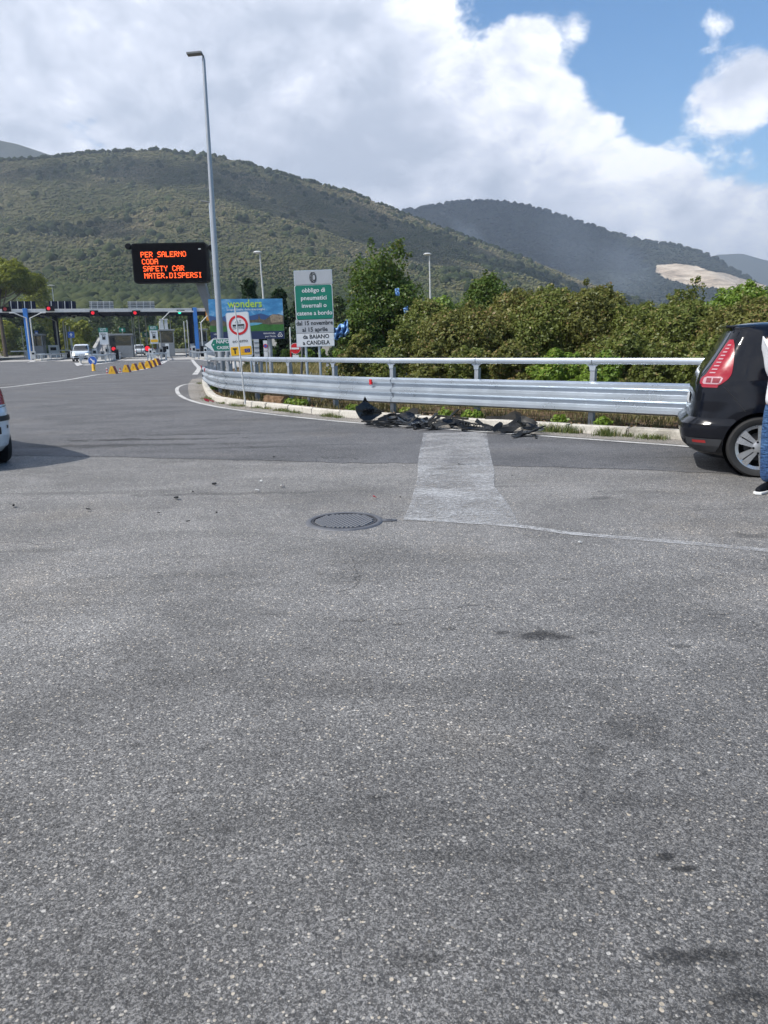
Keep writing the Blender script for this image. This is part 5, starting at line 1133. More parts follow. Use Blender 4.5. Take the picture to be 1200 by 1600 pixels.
# the near flank is the car's right side seen from the road: local -y faces the viewer
car.location = Vector((q.x, q.y, 0))+Matrix.Rotation(R(-20), 3, 'Z') @ Vector((0, CW, 0))
B1 = Body(scn, 7.0, .018, (0, 2.70)); B1.mesh('body', m_blackcar, car, arch=.365, wheel_r=.325)
for sg in (-1, 1):
    for x in (0, 2.70): wheel(car, x, sg*CW, .325, .215, sg, rz=R(12))
    B1.patch('side_window', m_glass, car, [(1.06, .62, 1.95), (1.18, .42, 2.0), (1.32, .33, 1.72), (1.44, .34, 1.42), (1.49, .42, 1.3)], sg, .004)
    B1.seam(car, [(.62, 1.05), (.42, 1.18), (.32, 1.32), (.33, 1.44), (.42, 1.5), (1.3, 1.5)], sg, .009, name='window_trim')
    tl = B1.patch('tail_light', m_tail, car, [(.965, -.60, -.47), (.99, -.63, -.42), (1.04, -.62, -.36), (1.09, -.57, -.33), (1.16, -.53, -.32), (1.25, -.48, -.315), (1.33, -.435, -.315), (1.40, -.395, -.315), (1.45, -.36, -.325)], sg, .010, 14)
    for k in range(9):
        z = 1.10+.036*k; xa = float(np.interp(z, [1.09, 1.16, 1.25, 1.33, 1.40, 1.45], [-.57, -.53, -.48, -.435, -.395, -.36]))+.02
        B1.patch('light_rib', m_tailw, tl, [(z, xa, xa+.055-.003*k), (z+.012, xa+.008, xa+.063-.003*k)], sg, .014, 3)
    B1.patch('reverse_light', m_tailw, tl, [(.985, -.595, -.46), (1.00, -.605, -.43), (1.05, -.59, -.41), (1.065, -.56, -.43)], sg, .013, 6)
    B1.patch('inner_light', mat('taillight_deep', (.22, .01, .02), .15, coat=1), tl, [(1.0, -.575, -.53), (1.05, -.565, -.52)], sg, .016, 4)
    B1.patch('inner_light', mat('taillight_deep', (.22, .01, .02), .15, coat=1), tl, [(1.0, -.515, -.45), (1.05, -.505, -.43)], sg, .016, 4)
    B1.patch('light_edge', mat('taillight_rim', (.30, .0, .015), .15, coat=1), tl, [(.950, -.60, -.46), (.968, -.62, -.45)], sg, .012, 6)
    B1.seam(car, [(-.40, .965), (-.30, .86), (-.17, .70)], sg, .004); B1.seam(car, [(.40, 1.1), (.55, .9), (.60, .45)], sg, .005); B1.seam(car, [(1.5, 1.5), (1.55, 1.0), (1.5, .3)], sg, .005)
    B1.seam(car, [(-.30, 1.56), (-.12, 1.585)], sg, .005)
    B1.patch('bumper_crease', m_blackcar, car, [(.555, -.72, -.5), (.575, -.70, -.49)], sg, .012, 6)
    B1.patch('reflector', m_red, car, [(.35, -.66, -.53), (.38, -.67, -.54)], sg, .008, 4)
    B1.patch('bumper_skirt', m_grime, car, [(.25, -.62, -.43), (.31, -.70, -.40), (.40, -.74, -.375)], sg, .007, 8)
    B1.patch('sill_trim', m_black, car, [(.18, .45, 2.25), (.26, .42, 2.30)], sg, .006)
    b = MB(); b.slab([(.1, -.02), (1.5, -.02), (1.55, .02), (.05, .02)], 0, .035); b.build('roof_rail', m_black, car, loc=(-.0, sg*.56, 1.605), bevel=.008)
    b = MB(); b.box((2.1, sg*.98, 1.03), (.12, .2, .14)); b.build('mirror', m_blackcar, car, bevel=.03)
    B1.patch('head_light', m_tailw, car, [(.62, 3.0, 3.38), (.80, 2.9, 3.3)], sg, .006, 6)
    # dark lining of the arches
    for x in (0, 2.70):
        b = MB(); b.lathe([(.362, sg*.60), (.362, sg*.80)], 40, axis='Y', c=(x, 0, .335)); b.lathe([(.0001, sg*.592), (.362, sg*.592)], 40, axis='Y', c=(x, 0, .335)); b.build('arch_liner', m_dark, car)
B1.patch('rear_window', m_glass, car, [(1.06, -.60, .60), (1.2, -.62, .62), (1.4, -.57, .57), (1.52, -.52, .52)], 1, .004, 16, 'rear')
B1.patch('windscreen', m_glass, car, [(1.05, -.72, .72), (1.3, -.66, .66), (1.5, -.58, .58)], 1, .004, 16, 'front')
B1.patch('number_plate', m_swhite, car, [(.74, -.26, .26), (.85, -.26, .26)], 1, .012, 4, 'rear')
B1.patch('bumper_insert', m_black, car, [(.26, -.6, .6), (.36, -.62, .62)], 1, .006, 12, 'rear')
b = MB(); b.slab([(-.40, -.52), (-.20, -.56), (-.20, .56), (-.40, .52)], 1.572, 1.60); b.build('roof_spoiler', m_blackcar, car, bevel=.012)
b = MB(); b.box((.45, 0, 1.655), (.16, .05, .045), taper=.5); b.tube([(.45, 0, 1.66), (.30, 0, 1.80)], .004, 5); b.build('aerial', m_black, car)
# --- white hatchback at the left edge, seen from behind
wt = [(.20, -.55, 2.95, .74), (.28, -.66, 3.05, .79), (.42, -.72, 3.10, .815), (.60, -.735, 3.12, .82), (.70, -.715, 3.08, .822), (.78, -.66, 3.02, .822), (.90, -.62, 2.90, .815), (.96, -.60, 2.60, .80), (1.02, -.57, 2.35, .775), (1.15, -.50, 2.15, .735), (1.30, -.42, 1.9, .68), (1.40, -.36, 1.65, .635), (1.46, -.30, 1.4, .58), (1.49, -.15, 1.1, .48), (1.50, .1, .8, .3)]
hd = R(131)
wc = thing('parked_car', 'white hatchback whose rear corner enters at the left edge', 'car', (0, 0, 0), hd); wc.location = G(33, 729)-Matrix.Rotation(hd, 3, 'Z') @ Vector((-.66, -.78, 0))
B2 = Body(wt, 6.0, .01, (0, 2.45)); B2.mesh('body', m_whitecar, wc, arch=.33, wheel_r=.29)
for sg in (-1, 1):
    for x in (0, 2.45): wheel(wc, x, sg*.72, .29, .17, sg, 8)
    B2.patch('side_window', m_glass, wc, [(.98, .0, 1.95), (1.15, .02, 1.85), (1.36, .15, 1.4)], sg, .004)
    B2.patch('tail_light', m_tail, wc, [(.80, -.58, -.46), (.95, -.54, -.40), (1.15, -.44, -.34), (1.34, -.33, -.26)], sg, .008)
    B2.patch('bumper_strip', m_black, wc, [(.60, -.70, -.35), (.665, -.70, -.35)], sg, .012); B2.seam(wc, [(-.66, .765), (-.4, .78)], sg, .005)
    for x in (0, 2.45):
        b = MB(); b.lathe([(.328, sg*.60), (.328, sg*.74)], 32, axis='Y', c=(x, 0, .30)); b.lathe([(.0001, sg*.592), (.328, sg*.592)], 32, axis='Y', c=(x, 0, .30)); b.build('arch_liner', m_dark, wc)
B2.patch('rear_window', m_glass, wc, [(1.0, -.55, .55), (1.2, -.55, .55), (1.38, -.48, .48)], 1, .004, 14, 'rear'); B2.patch('windscreen', m_glass, wc, [(1.0, -.6, .6), (1.38, -.5, .5)], 1, .004, 14, 'front')
B2.patch('bumper_strip', m_black, wc, [(.60, -.76, .76), (.665, -.76, .76)], 1, .012, 24, 'rear'); B2.patch('number_plate', m_swhite, wc, [(.45, -.26, .26), (.56, -.26, .26)], 1, .012, 4, 'rear')
B2.patch('tow_cap', m_black, wc, [(.44, -.60, -.57), (.53, -.60, -.57)], 1, .008, 3, 'rear'); B2.patch('keyhole', m_black, wc, [(.50, -.72, -.69), (.54, -.72, -.69)], 1, .008, 3, 'rear')
# --- vehicles in the plaza
vt = [(.22, -.6, 3.3, .78), (.35, -.68, 3.38, .84), (.55, -.70, 3.42, .86), (.75, -.70, 3.40, .865), (.90, -.69, 3.32, .86), (1.00, -.68, 3.15, .85), (1.08, -.67, 2.85, .83), (1.25, -.64, 2.45, .80), (1.45, -.60, 2.2, .76), (1.62, -.55, 1.95, .71), (1.70, -.45, 1.7, .64), (1.74, -.2, 1.2, .5)]
def van(label, px, py, Y, hd, sc=1.0, lit=True):
    q_ = at(px, py, Y); o = thing('car', label, 'car', (q_.x, q_.y, .01), hd); o.scale = (sc,)*3; Bv = Body(vt, 6.0, .0, (0, 2.6)); Bv.mesh('body', m_whitecar, o, nz=30, na=72, arch=.34, wheel_r=.31)
    for sg in (-1, 1):
        for x in (0, 2.6): wheel(o, x, sg*.76, .31, .19, sg, 8)
        Bv.patch('side_window', m_glass, o, [(1.08, .2, 2.6), (1.3, .15, 2.3), (1.58, .2, 1.9)], sg, .006)
        Bv.patch('head_light', m_hlight if lit else m_tailw, o, [(.62, sg*.50, sg*.76), (.78, sg*.50, sg*.76)], 1, .012, 6, 'front'); Bv.patch('tail_light', m_tail, o, [(.8, -.66, -.5), (1.1, -.64, -.5)], sg, .01)
        b = MB(); b.box((2.2, sg*.93, 1.15), (.12, .2, .16)); b.build('mirror', m_black, o, bevel=.02)
    Bv.patch('windscreen', m_glass, o, [(1.06, -.72, .72), (1.3, -.68, .68), (1.6, -.6, .6)], 1, .012, 14, 'front'); Bv.patch('grille', m_black, o, [(.45, -.55, .55), (.58, -.6, .6)], 1, .012, 10, 'front'); Bv.patch('lower_bumper', m_black, o, [(.23, -.72, .72), (.38, -.78, .78)], 1, .012, 14, 'front')
    Bv.patch('number_plate', m_swhite, o, [(.40, -.26, .26), (.50, -.26, .26)], 1, .02, 4, 'front'); Bv.patch('rear_window', m_glass, o, [(1.1, -.6, .6), (1.55, -.52, .52)], 1, .012, 10, 'rear'); return o
van('white minivan driving towards the viewer with lit headlamps, left of the blue arrow disc', 132, 560, 80, R(-75), 1.0)
van('white car waiting beyond the right lane at the foot of the rightmost thin poles', 303, 545, 104, R(20), .95, False)
van('small white car queuing in the far middle lane', 217, 545, 118, R(-70), .95, False)
#@@P5
# ------------------------------------------------------------------ trees and bushes
def leaves(name, cl, n, size, m, parent, seed, flat=.6, gap=.0, asp=1.7, bias=None, interior=.25):
    """cl: clumps (x, y, z, rx, rz); leaves lie in their shells, folded along the rib"""
    r_ = np.random.default_rng(seed); cl = np.array(cl, dtype=float); wgt = cl[:, 3]**2*1.0+cl[:, 3]*cl[:, 4]; idx = r_.choice(len(cl), n, p=wgt/wgt.sum()); c = cl[idx]
    d = r_.normal(size=(n, 3)); d /= np.linalg.norm(d, axis=1)[:, None]
    rad = np.where(r_.random(n) < interior, r_.random(n)**.4, .82+.28*r_.random(n)**1.3)
    lump = 1+.22*np.sin(d[:, 0]*7+c[:, 0]*3)*np.cos(d[:, 2]*6+c[:, 1]*5)
    P = c[:, :3]+d*rad[:, None]*lump[:, None]*np.stack([c[:, 3], c[:, 3], c[:, 4]], 1)
    ok = P[:, 2] > .04; P = P[ok]; d = d[ok]; n = len(P); idx = idx[ok]
    nrm = d*.7+r_.normal(size=(n, 3))*.55+np.array([0, 0, .45]); nrm /= np.linalg.norm(nrm, axis=1)[:, None]
    a = r_.normal(size=(n, 3)); u = np.cross(nrm, a); u /= np.linalg.norm(u, axis=1)[:, None]; v = np.cross(nrm, u)
    s_ = size*(.6+.8*r_.random(n))[:, None]
    V = np.stack([P-u*s_*asp*.5, P+v*s_*.5+nrm*s_*.12, P+u*s_*asp*.5, P-v*s_*.5+nrm*s_*.12], 1).reshape(-1, 3)
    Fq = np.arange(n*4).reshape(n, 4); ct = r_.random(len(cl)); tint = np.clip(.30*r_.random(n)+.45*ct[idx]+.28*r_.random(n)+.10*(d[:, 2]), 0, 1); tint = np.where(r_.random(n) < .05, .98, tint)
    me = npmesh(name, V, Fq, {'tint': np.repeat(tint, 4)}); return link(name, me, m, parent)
def limb_tree(parent, cl, h0, r0, m=m_trunk, n=9, seed=0):
    r_ = random.Random(seed); b = MB(); lean = r_.uniform(-.15, .15)*h0*.3; top = Vector((lean, 0, h0))
    b.tube([(0, 0, 0), (lean*.3, 0, h0*.45), top], [r0, r0*.8, r0*.55], 8); b.build('trunk', m, parent, smooth=True)
    sel = sorted(cl, key=lambda c: -c[3])[:n]
    for c in sel:
        s0 = Vector((lean*.7, 0, h0*r_.uniform(.55, .98))); e_ = Vector(c[:3]); md = s0.lerp(e_, .5)+Vector((0, 0, -.06*(e_-s0).length))
        b = MB(); b.tube([s0, md, e_], [r0*.42, r0*.25, r0*.08], 6); b.build('branch', m, parent, smooth=True)
LM = {'green': leaf_mat('leaf_green', (.030, .060, .010), (.095, .150, .028), (.22, .21, .06)), 'olive': leaf_mat('leaf_olive', (.038, .062, .014), (.155, .185, .042), (.30, .25, .10)), 'rust': leaf_mat('leaf_rusty', (.042, .062, .016), (.170, .178, .046), (.32, .22, .10)),
      'bright': leaf_mat('leaf_bright', (.050, .095, .014), (.17, .26, .036), (.32, .32, .08)), 'dark': leaf_mat('needle_dark', (.007, .020, .008), (.020, .044, .015), (.045, .06, .022), .15), 'pine': leaf_mat('needle_pine', (.035, .055, .008), (.20, .22, .022), (.34, .33, .04), .35), 'far': leaf_mat('leaf_far', (.020, .038, .012), (.055, .085, .025), (.12, .13, .04), .2)}
def tree(name, label, cat, px, top, Y, width_px, m, n, size, seed, group=None, z0=.05, low=.0, nclump=22, trunk=True, shape='round', asp=1.7, interior=.25, crown='crown'):
    """a crown that fills the outline seen at depth Y: top pixel row and width in photo pixels"""
    q = at(px, 560, Y); H = at(px, top, Y).z-z0; W = width_px*Y/F; r_ = random.Random(seed); o = thing(name, label, cat, (q.x, Y, z0), group=group); cl = []
    for k in range(nclump):
        t_ = (k+.5)/nclump; z = low*H+(1-low)*H*t_**.85
        if shape == 'round': wz = math.sin(PI*min(1, (.16+.86*(z/H-low)/(1-low+1e-6))))**.55
        elif shape == 'bush': wz = max(.35, 1-.75*(z/H)**3.0)
        elif shape == 'cone': wz = max(.08, 1.05-z/H)
        else: wz = .45+.55*math.sin(PI*min(1, z/H*1.0))
        rc = W*.5*(.34+.2*r_.random())*(.55+.45*wz); a = r_.uniform(0, 2*PI); rad = max(0, W*.5*wz-rc*.7)*r_.random()**.5
        zc = min(z, H-rc*.9); cl.append((rad*math.cos(a), rad*math.sin(a)*.8, max(rc*.4, zc), rc, rc*(.75 if shape != 'cone' else .95)))
    if shape == 'airy':
        cl = [(c[0], c[1], c[2], c[3]*.8, c[4]*.8) for c in cl if c[2] < H*.80]
        for k in range(16): a = r_.uniform(-1, 1); cl.append((a*W*.33, r_.uniform(-.2, .2)*W, H*(.80+.2*r_.random())-.2*abs(a)*H, W*.055, W*.11))
    if Y < 27 and px > 540:                        # bare twigs and loose sprays that break the outline
        b = MB(); n0_ = len(cl)
        for k in range(46 if shape != 'airy' else 60):
            c = cl[r_.randrange(n0_)]; d_ = Vector((r_.gauss(0, .7), r_.gauss(0, .5), abs(r_.gauss(.6, .6)))).normalized(); p_ = Vector(c[:3]); a_ = p_+d_*c[3]*.5; e_ = p_+Vector((d_.x*c[3], d_.y*c[3], d_.z*c[4]))*r_.uniform(1.1, 1.6)+Vector((r_.uniform(-.06, .06), 0, r_.uniform(-.02, .05)))
            b.tube([a_, a_.lerp(e_, .6)+Vector((r_.uniform(-.03, .03), 0, .02)), e_], [.008, .005, .002], 4)
            if k % 3: cl.append((*(a_.lerp(e_, .82)), .085, .075))
        tag(b.build('twigs', m_trunk, o), kind='stuff')
    if trunk: limb_tree(o, cl[:nclump], H*(.45 if shape != 'cone' else .8), max(.04, W*.028), seed=seed, n=6)
    leaves(crown, cl, n, size, m, o, seed, asp=asp, interior=interior); return o
# the wall of bushes behind the crash barrier, right half
HB = (('tree', 'slender leafy tree with airy top and tarpaulin scraps caught in it', 602, 372, 25.5, 122, 'green', 26000, .085, 'airy', 30), ('bush', 'dense dark bush left of the leafy tree, beside the pale blue tarpaulin', 562, 478, 24, 62, 'green', 9000, .075, 'bush', 16),
      ('bush', 'dull green bush between the slender tree and the far lamp post', 668, 468, 22.5, 84, 'olive', 15000, .07, 'bush', 18), ('tree', 'rounded green tree top right of the far lamp post', 762, 428, 24, 92, 'green', 20000, .075, 'round', 24),
      ('bush', 'broad bush with rusty leaves below the rounded tree', 722, 478, 19.5, 110, 'rust', 22000, .065, 'bush', 22), ('bush', 'reddish brown bush under the right side of the rounded tree', 800, 452, 20.5, 96, 'rust', 20000, .065, 'bush', 22),
      ('bush', 'tall olive bush with two blunt tops above the barrier', 858, 449, 19.5, 104, 'olive', 22000, .065, 'bush', 22), ('bush', 'rusty bush with a ragged top left of the notch in the hedge', 922, 446, 19, 92, 'rust', 20000, .06, 'bush', 22),
      ('bush', 'low olive bush in the notch of the hedge', 988, 474, 18, 96, 'olive', 20000, .06, 'bush', 20), ('tree', 'thin sparse tree with loose twigs standing above the hedge', 1066, 434, 20, 76, 'olive', 7500, .07, 'airy', 18),
      ('bush', 'wide olive bush below the sparse tree', 1062, 470, 17, 120, 'olive', 26000, .058, 'bush', 24), ('bush', 'bright green rounded bush above the black car roof', 1150, 443, 18.5, 104, 'bright', 20000, .065, 'bush', 20),
      ('bush', 'dusky bush close behind the black car', 1168, 470, 15.5, 130, 'rust', 24000, .055, 'bush', 22), ('bush', 'bush at the right edge over the car', 1235, 446, 16, 120, 'olive', 20000, .06, 'bush', 20),
      ('bush', 'bush beyond the right edge of the hedge', 1330, 450, 15, 130, 'olive', 12000, .07, 'bush', 18))
for i, (nm, lab, px, top, Y, wpx, mk, n, sz, shp, nc) in enumerate(HB):
    tree({'tree': 'leafy_tree', 'bush': 'bush'}[nm], lab, nm, px, top, Y, wpx*(1.55 if nm == 'bush' else 1.15), LM[mk], int(n*(2.5 if nm == 'bush' else (.85 if shp == 'airy' else 1.3))), sz*.68, 100+i, z0=.05, nclump=nc+12, shape=shp, low=.12 if nm == 'tree' else 0, crown='crown' if nm == 'tree' else 'foliage', interior=.3)
# brambles along the foot of the hedge
BR = ((545, 548, 19.5, 78, 'rust', 'low tangled bramble beside the tyre sign foot'), (600, 545, 18.5, 90, 'olive', 'bramble mound behind the first tall barrier posts right of the signs'), (665, 540, 17.5, 95, 'rust', 'dry brown bramble mound left of the middle post'), (735, 545, 16.8, 100, 'olive', 'dull green bramble at the middle post'), (800, 540, 16.2, 100, 'rust', 'brown bramble mound right of the middle post'),
      (868, 552, 15.2, 105, 'bright', 'low bright green bramble left of the post nearest the car'), (935, 556, 14.5, 100, 'bright', 'low bright green creeper right behind the post nearest the car'), (975, 520, 16.0, 110, 'olive', 'bramble mound under the hedge notch'), (1040, 535, 14.4, 110, 'olive', 'dark bramble just left of the black car'), (1110, 530, 13.8, 120, 'olive', 'bramble hidden behind the black car tail'), (640, 510, 20.5, 90, 'olive', 'mid-height shrub under the slender tree'), (560, 520, 21.5, 70, 'olive', 'shrub right of the tarpaulin'))
for i, (px, top, Y, wpx, mk, lab) in enumerate(BR):
    tree('bramble', lab, 'bramble', px, top, Y, wpx, LM[mk], 20000, .038, 200+i, nclump=16, shape='bush', trunk=False, crown='foliage', interior=.3)
# stems, one plain post in the hedge
# trees by the billboard and beyond
tree('conifer', 'dark conifer with a pointed top behind the billboard, left one', 'tree', 394, 437, 46, 66, LM['dark'], 12000, .13, 301, 'dark conifers behind the billboard', shape='cone', nclump=26, asp=2.4)
tree('conifer', 'dark conifer between the billboard and the tyre sign', 'tree', 440, 452, 48, 62, LM['dark'], 11000, .13, 302, 'dark conifers behind the billboard', shape='cone', nclump=24, asp=2.4)
tree('conifer', 'broad dark conifer mostly behind the tyre sign', 'tree', 478, 462, 46, 70, LM['dark'], 10000, .13, 303, 'dark conifers behind the billboard', shape='round', nclump=24, asp=2.4)
tree('leafy_tree', 'pale green tree peeping between the tyre sign and the leafy tree', 'tree', 530, 462, 60, 50, LM['far'], 6000, .16, 304, shape='round')
tree('leafy_tree', 'soft green tree right below the far lamp post head', 'tree', 690, 462, 70, 70, LM['bright'], 7000, .18, 305, shape='round')
for i in range(6):
    px = 425+i*20; tree('hedge_shrub', ('trimmed low shrub left end below the billboard foot', 'trimmed low shrub second along below the billboard', 'trimmed low shrub beside the no-entry disc', 'trimmed low shrub behind the tyre sign strut', 'trimmed low shrub right of the tyre sign post', 'trimmed low shrub under the tarpaulin')[i], 'shrub', px, 545, 44, 26, LM['bright'], 2500, .08, 310+i, 'trimmed shrubs in a row before the pale wall', shape='bush', nclump=8, trunk=False, crown='foliage')
# umbrella pine and the belt of trees round the plaza
def pine(label, px, top, Y, wpx, hpx, seed, n=60000):
    q = at(px, 545, Y); r_ = random.Random(seed); zc = at(px, top+hpx*.55, Y).z; W = wpx*Y/F; Hh = hpx*Y/F; o = thing('pine_tree', label, 'tree', (q.x, Y, 0)); cl = []
    for k in range(46):
        a = r_.uniform(0, 2*PI); rad = W*.5*r_.random()**.5*.85; z = zc+Hh*(.38-.55*(rad/(W*.5))**2)*r_.uniform(.4, 1.05)-Hh*.1*r_.random(); cl.append((rad*math.cos(a), rad*math.sin(a), z, W*.12*r_.uniform(.7, 1.3), Hh*.13))
    limb_tree(o, cl, zc*.8, .35, seed=seed, n=10); leaves('crown', cl, n, .20, LM['pine'], o, seed, asp=2.6, interior=.35)
pine('big umbrella pine with yellow-green tufts at the left edge', 8, 388, 125, 124, 92, 400)
BT = ((70, 440, 165, 70, 'pine'), (112, 497, 150, 44, 'pine'), (133, 500, 140, 40, 'pine'), (40, 470, 170, 70, 'far'), (-20, 480, 160, 70, 'far'), (15, 500, 150, 50, 'pine'), (95, 485, 175, 60, 'far'), (160, 470, 190, 70, 'far'), (200, 478, 185, 60, 'far'), (190, 505, 165, 40, 'far'), (235, 480, 180, 64, 'far'), (275, 476, 175, 66, 'far'), (262, 500, 150, 50, 'olive'), (300, 490, 155, 56, 'far'), (285, 512, 146, 52, 'olive'), (330, 484, 150, 60, 'olive'), (325, 510, 140, 44, 'olive'), (240, 512, 150, 40, 'olive'), (60, 505, 148, 50, 'far'), (360, 500, 120, 60, 'olive'), (-60, 470, 160, 80, 'far'))
wb = ['behind the first roof sign', 'yellowish round one left of the left booth', 'yellowish one just left of the left booth', 'above the left blue column', 'past the left edge', 'low yellowish one at the left edge', 'between the first two roof signs', 'above the third roof sign', 'above the left booth', 'low one right of the left booth', 'above the fourth roof sign', 'above the green signal', 'olive one right of the middle booth', 'left of the right blue column top', 'olive low one beyond the right lane', 'right of the right blue column', 'olive one just left of the billboard foot', 'olive low one behind the middle lane', 'between the left blue column and dark column', 'behind the billboard left part', 'far past the left edge']
for i, (px, top, Y, wpx, mk) in enumerate(BT):
    tree('belt_tree', f'tree of the belt behind the toll plaza, {wb[i]}', 'tree', px, top, Y, wpx, LM[mk], 6000, .30, 500+i, 'trees of the belt behind the toll plaza', z0=0, nclump=18, shape='bush')

# ------------------------------------------------------------------ blue tarpaulin and scraps
t = NT('tarpaulin'); n_ = t.noise(t.pos(), 5, 5, .7, 1); t.set(color=t.ramp(n_, [(.35, (.10, .26, .58)), (.6, (.30, .50, .80)), (.7, (.60, .72, .88))]), rough=.45); m_tarp = t.mat
def cloth(name, label, corners, Y, nx=22, ny=12, amp=.10, seed=1):
    c = [at(x, y, Y) for x, y in corners]; o0 = c[0].copy(); V = []; Fc = []; r_ = np.random.default_rng(seed); ph = r_.random(6)*6
    for j in range(ny+1):
        for i in range(nx+1):
            u, v = i/nx, j/ny; p = (c[0]*(1-u)+c[1]*u)*(1-v)+(c[3]*(1-u)+c[2]*u)*v-o0; p.y += amp*(math.sin(u*19+v*5+ph[0])+math.sin(v*14-u*7+ph[1])*.7+math.sin(u*37+ph[2])*.4); p.z += amp*.3*math.sin(u*16+ph[3]); V.append(p)
    Fc = [(j*(nx+1)+i, j*(nx+1)+i+1, (j+1)*(nx+1)+i+1, (j+1)*(nx+1)+i) for j in range(ny) for i in range(nx)]
    n0 = len(V); V += [p+Vector((0, .012, 0)) for p in V]; Fc += [tuple(n0+q for q in f_[::-1]) for f_ in Fc]
    b = MB(); b.add(V, Fc); o = b.build(name, m_tarp, smooth=True, fix=False); o.location = o0; return tag(o, label, 'tarpaulin')
cloth('tarpaulin', 'crumpled pale blue tarpaulin behind the bushes right of the tyre sign', ((518, 516), (543, 500), (546, 522), (517, 534)), 20.0)
cloth('tarpaulin_scrap', 'bright bluish scrap caught in the slender tree', ((617, 451), (624, 450), (624, 462), (618, 462)), 24.0, 6, 6, .03, 3)
cloth('tarpaulin_scrap', 'lower blue scrap in the slender tree, beside its trunk', ((630, 482), (637, 478), (638, 486), (632, 490)), 24.2, 6, 6, .03, 4)

# ------------------------------------------------------------------ weeds, dirt and stones at the kerb
def blades(name, spots_, per, h, m, seed, wid=.006, spread=.12):
    r_ = np.random.default_rng(seed); S_ = np.array(spots_); n = len(S_)*per; c = np.repeat(S_, per, 0); P = c[:, :2]+r_.normal(size=(n, 2))*spread; z = c[:, 2]
    L_ = h*(.4+.9*r_.random(n))*np.repeat(S_[:, 3], per); a = r_.random(n)*2*PI; ln = L_*(.2+.7*r_.random(n)); wv = wid*(.6+.8*r_.random(n)); ux, uy = np.cos(a+PI/2)*wv, np.sin(a+PI/2)*wv
    b0 = np.stack([P[:, 0]-ux, P[:, 1]-uy, z], 1); b1 = np.stack([P[:, 0]+ux, P[:, 1]+uy, z], 1); m0 = np.stack([P[:, 0]+np.cos(a)*ln*.35-ux*.7, P[:, 1]+np.sin(a)*ln*.35-uy*.7, z+L_*.6], 1); m1 = np.stack([P[:, 0]+np.cos(a)*ln*.35+ux*.7, P[:, 1]+np.sin(a)*ln*.35+uy*.7, z+L_*.6], 1); tp = np.stack([P[:, 0]+np.cos(a)*ln, P[:, 1]+np.sin(a)*ln, z+L_*.95], 1)
    V = np.stack([b0, b1, m1, m0, tp, tp], 1).reshape(-1, 3); i = np.arange(n)*6; Fq = np.concatenate([np.stack([i, i+1, i+2, i+3], 1), np.stack([i+3, i+2, i+4, i+5], 1)])
    me = npmesh(name, V, Fq, {'tint': np.repeat(r_.random(n), 6)}); o = link(name, me, m); return tag(o, kind='stuff')
r_ = random.Random(12); wk = []
for px in (322, 345, 352, 358, 372, 400, 408, 430, 448, 470, 478, 486, 496, 540, 548, 556, 868, 880, 892, 905, 918, 962, 970, 978, 1005, 1030, 1045, 1055):
    for _ in range(3): s_ = s_of_px(px+r_.uniform(-6, 6), 650); q, tt, nn = KP.at(s_, -r_.uniform(.01, .16)); wk.append((q.x, q.y, .008, r_.uniform(.4, 1.2)*(1.6 if px > 860 and px < 985 else .9)))
gm = leaf_mat('grass_blade', (.05, .085, .018), (.13, .17, .05), (.34, .28, .13), .3)
blades('kerb_grass', wk, 46, .085, gm, 31, .004, .06)
wk = []
for k in range(800):
    s_ = r_.uniform(9, KP.len-1); q, tt, nn = KP.at(s_, r_.uniform(.28, 3.4)); wk.append((q.x, q.y, .09, r_.uniform(.3, 1.3)))
blades('verge_grass', wk, 30, .12, leaf_mat('verge_blade', (.06, .075, .02), (.16, .15, .06), (.36, .28, .13), .3), 32, .006, .14)
wk = []
for k in range(2600):
    q = at(r_.uniform(385, 640), 560, r_.uniform(19, 48)); wk.append((q.x, q.y, .1, r_.uniform(.5, 1.4)))
blades('dry_meadow_grass', wk, 14, .30, leaf_mat('dry_blade', (.10, .11, .03), (.26, .22, .09), (.45, .36, .18), .3), 33, .012, .25)
# leafy weeds between rail and kerb
lw = []
for px in (330, 460, 470, 478, 560, 735, 745, 880, 945, 700, 640): s_ = s_of_px(px, 640); q, tt, nn = KP.at(s_, r_.uniform(.25, .4)); lw.append((q.x, q.y, .16, .12, .09))
o = leaves('kerb_weeds', lw, 2600, .035, LM['bright'], None, 34); tag(o, kind='stuff')
# dry leaves and stones behind the kerb
pts = []; rr = np.random.default_rng(5)
for k in range(1500): s_ = rr.uniform(1, KP.len-1); q, tt, nn = KP.at(s_, rr.uniform(.2, .9)); pts.append((q.x, q.y, .095))
clumps('verge_rubble', np.array(pts), .012+.03*rr.random(1500)**2, .010+.02*rr.random(1500), rr.random(1500), scrub_mat('rubble', [(.1, (.06, .035, .02)), (.5, (.2, .12, .07)), (.95, (.38, .30, .22))]), 51)
pts = []
for k in range(2200): s_ = rr.uniform(1, KP.len-1); q, tt, nn = KP.at(s_, -abs(rr.normal(0, .14))); pts.append((q.x, q.y, .010))
clumps('kerb_grit', np.array(pts), .004+.007*rr.random(2200), .003+.005*rr.random(2200), rr.random(2200), scrub_mat('grit', [(.1, (.12, .10, .08)), (.5, (.26, .24, .21)), (.95, (.45, .42, .38))]), 52)
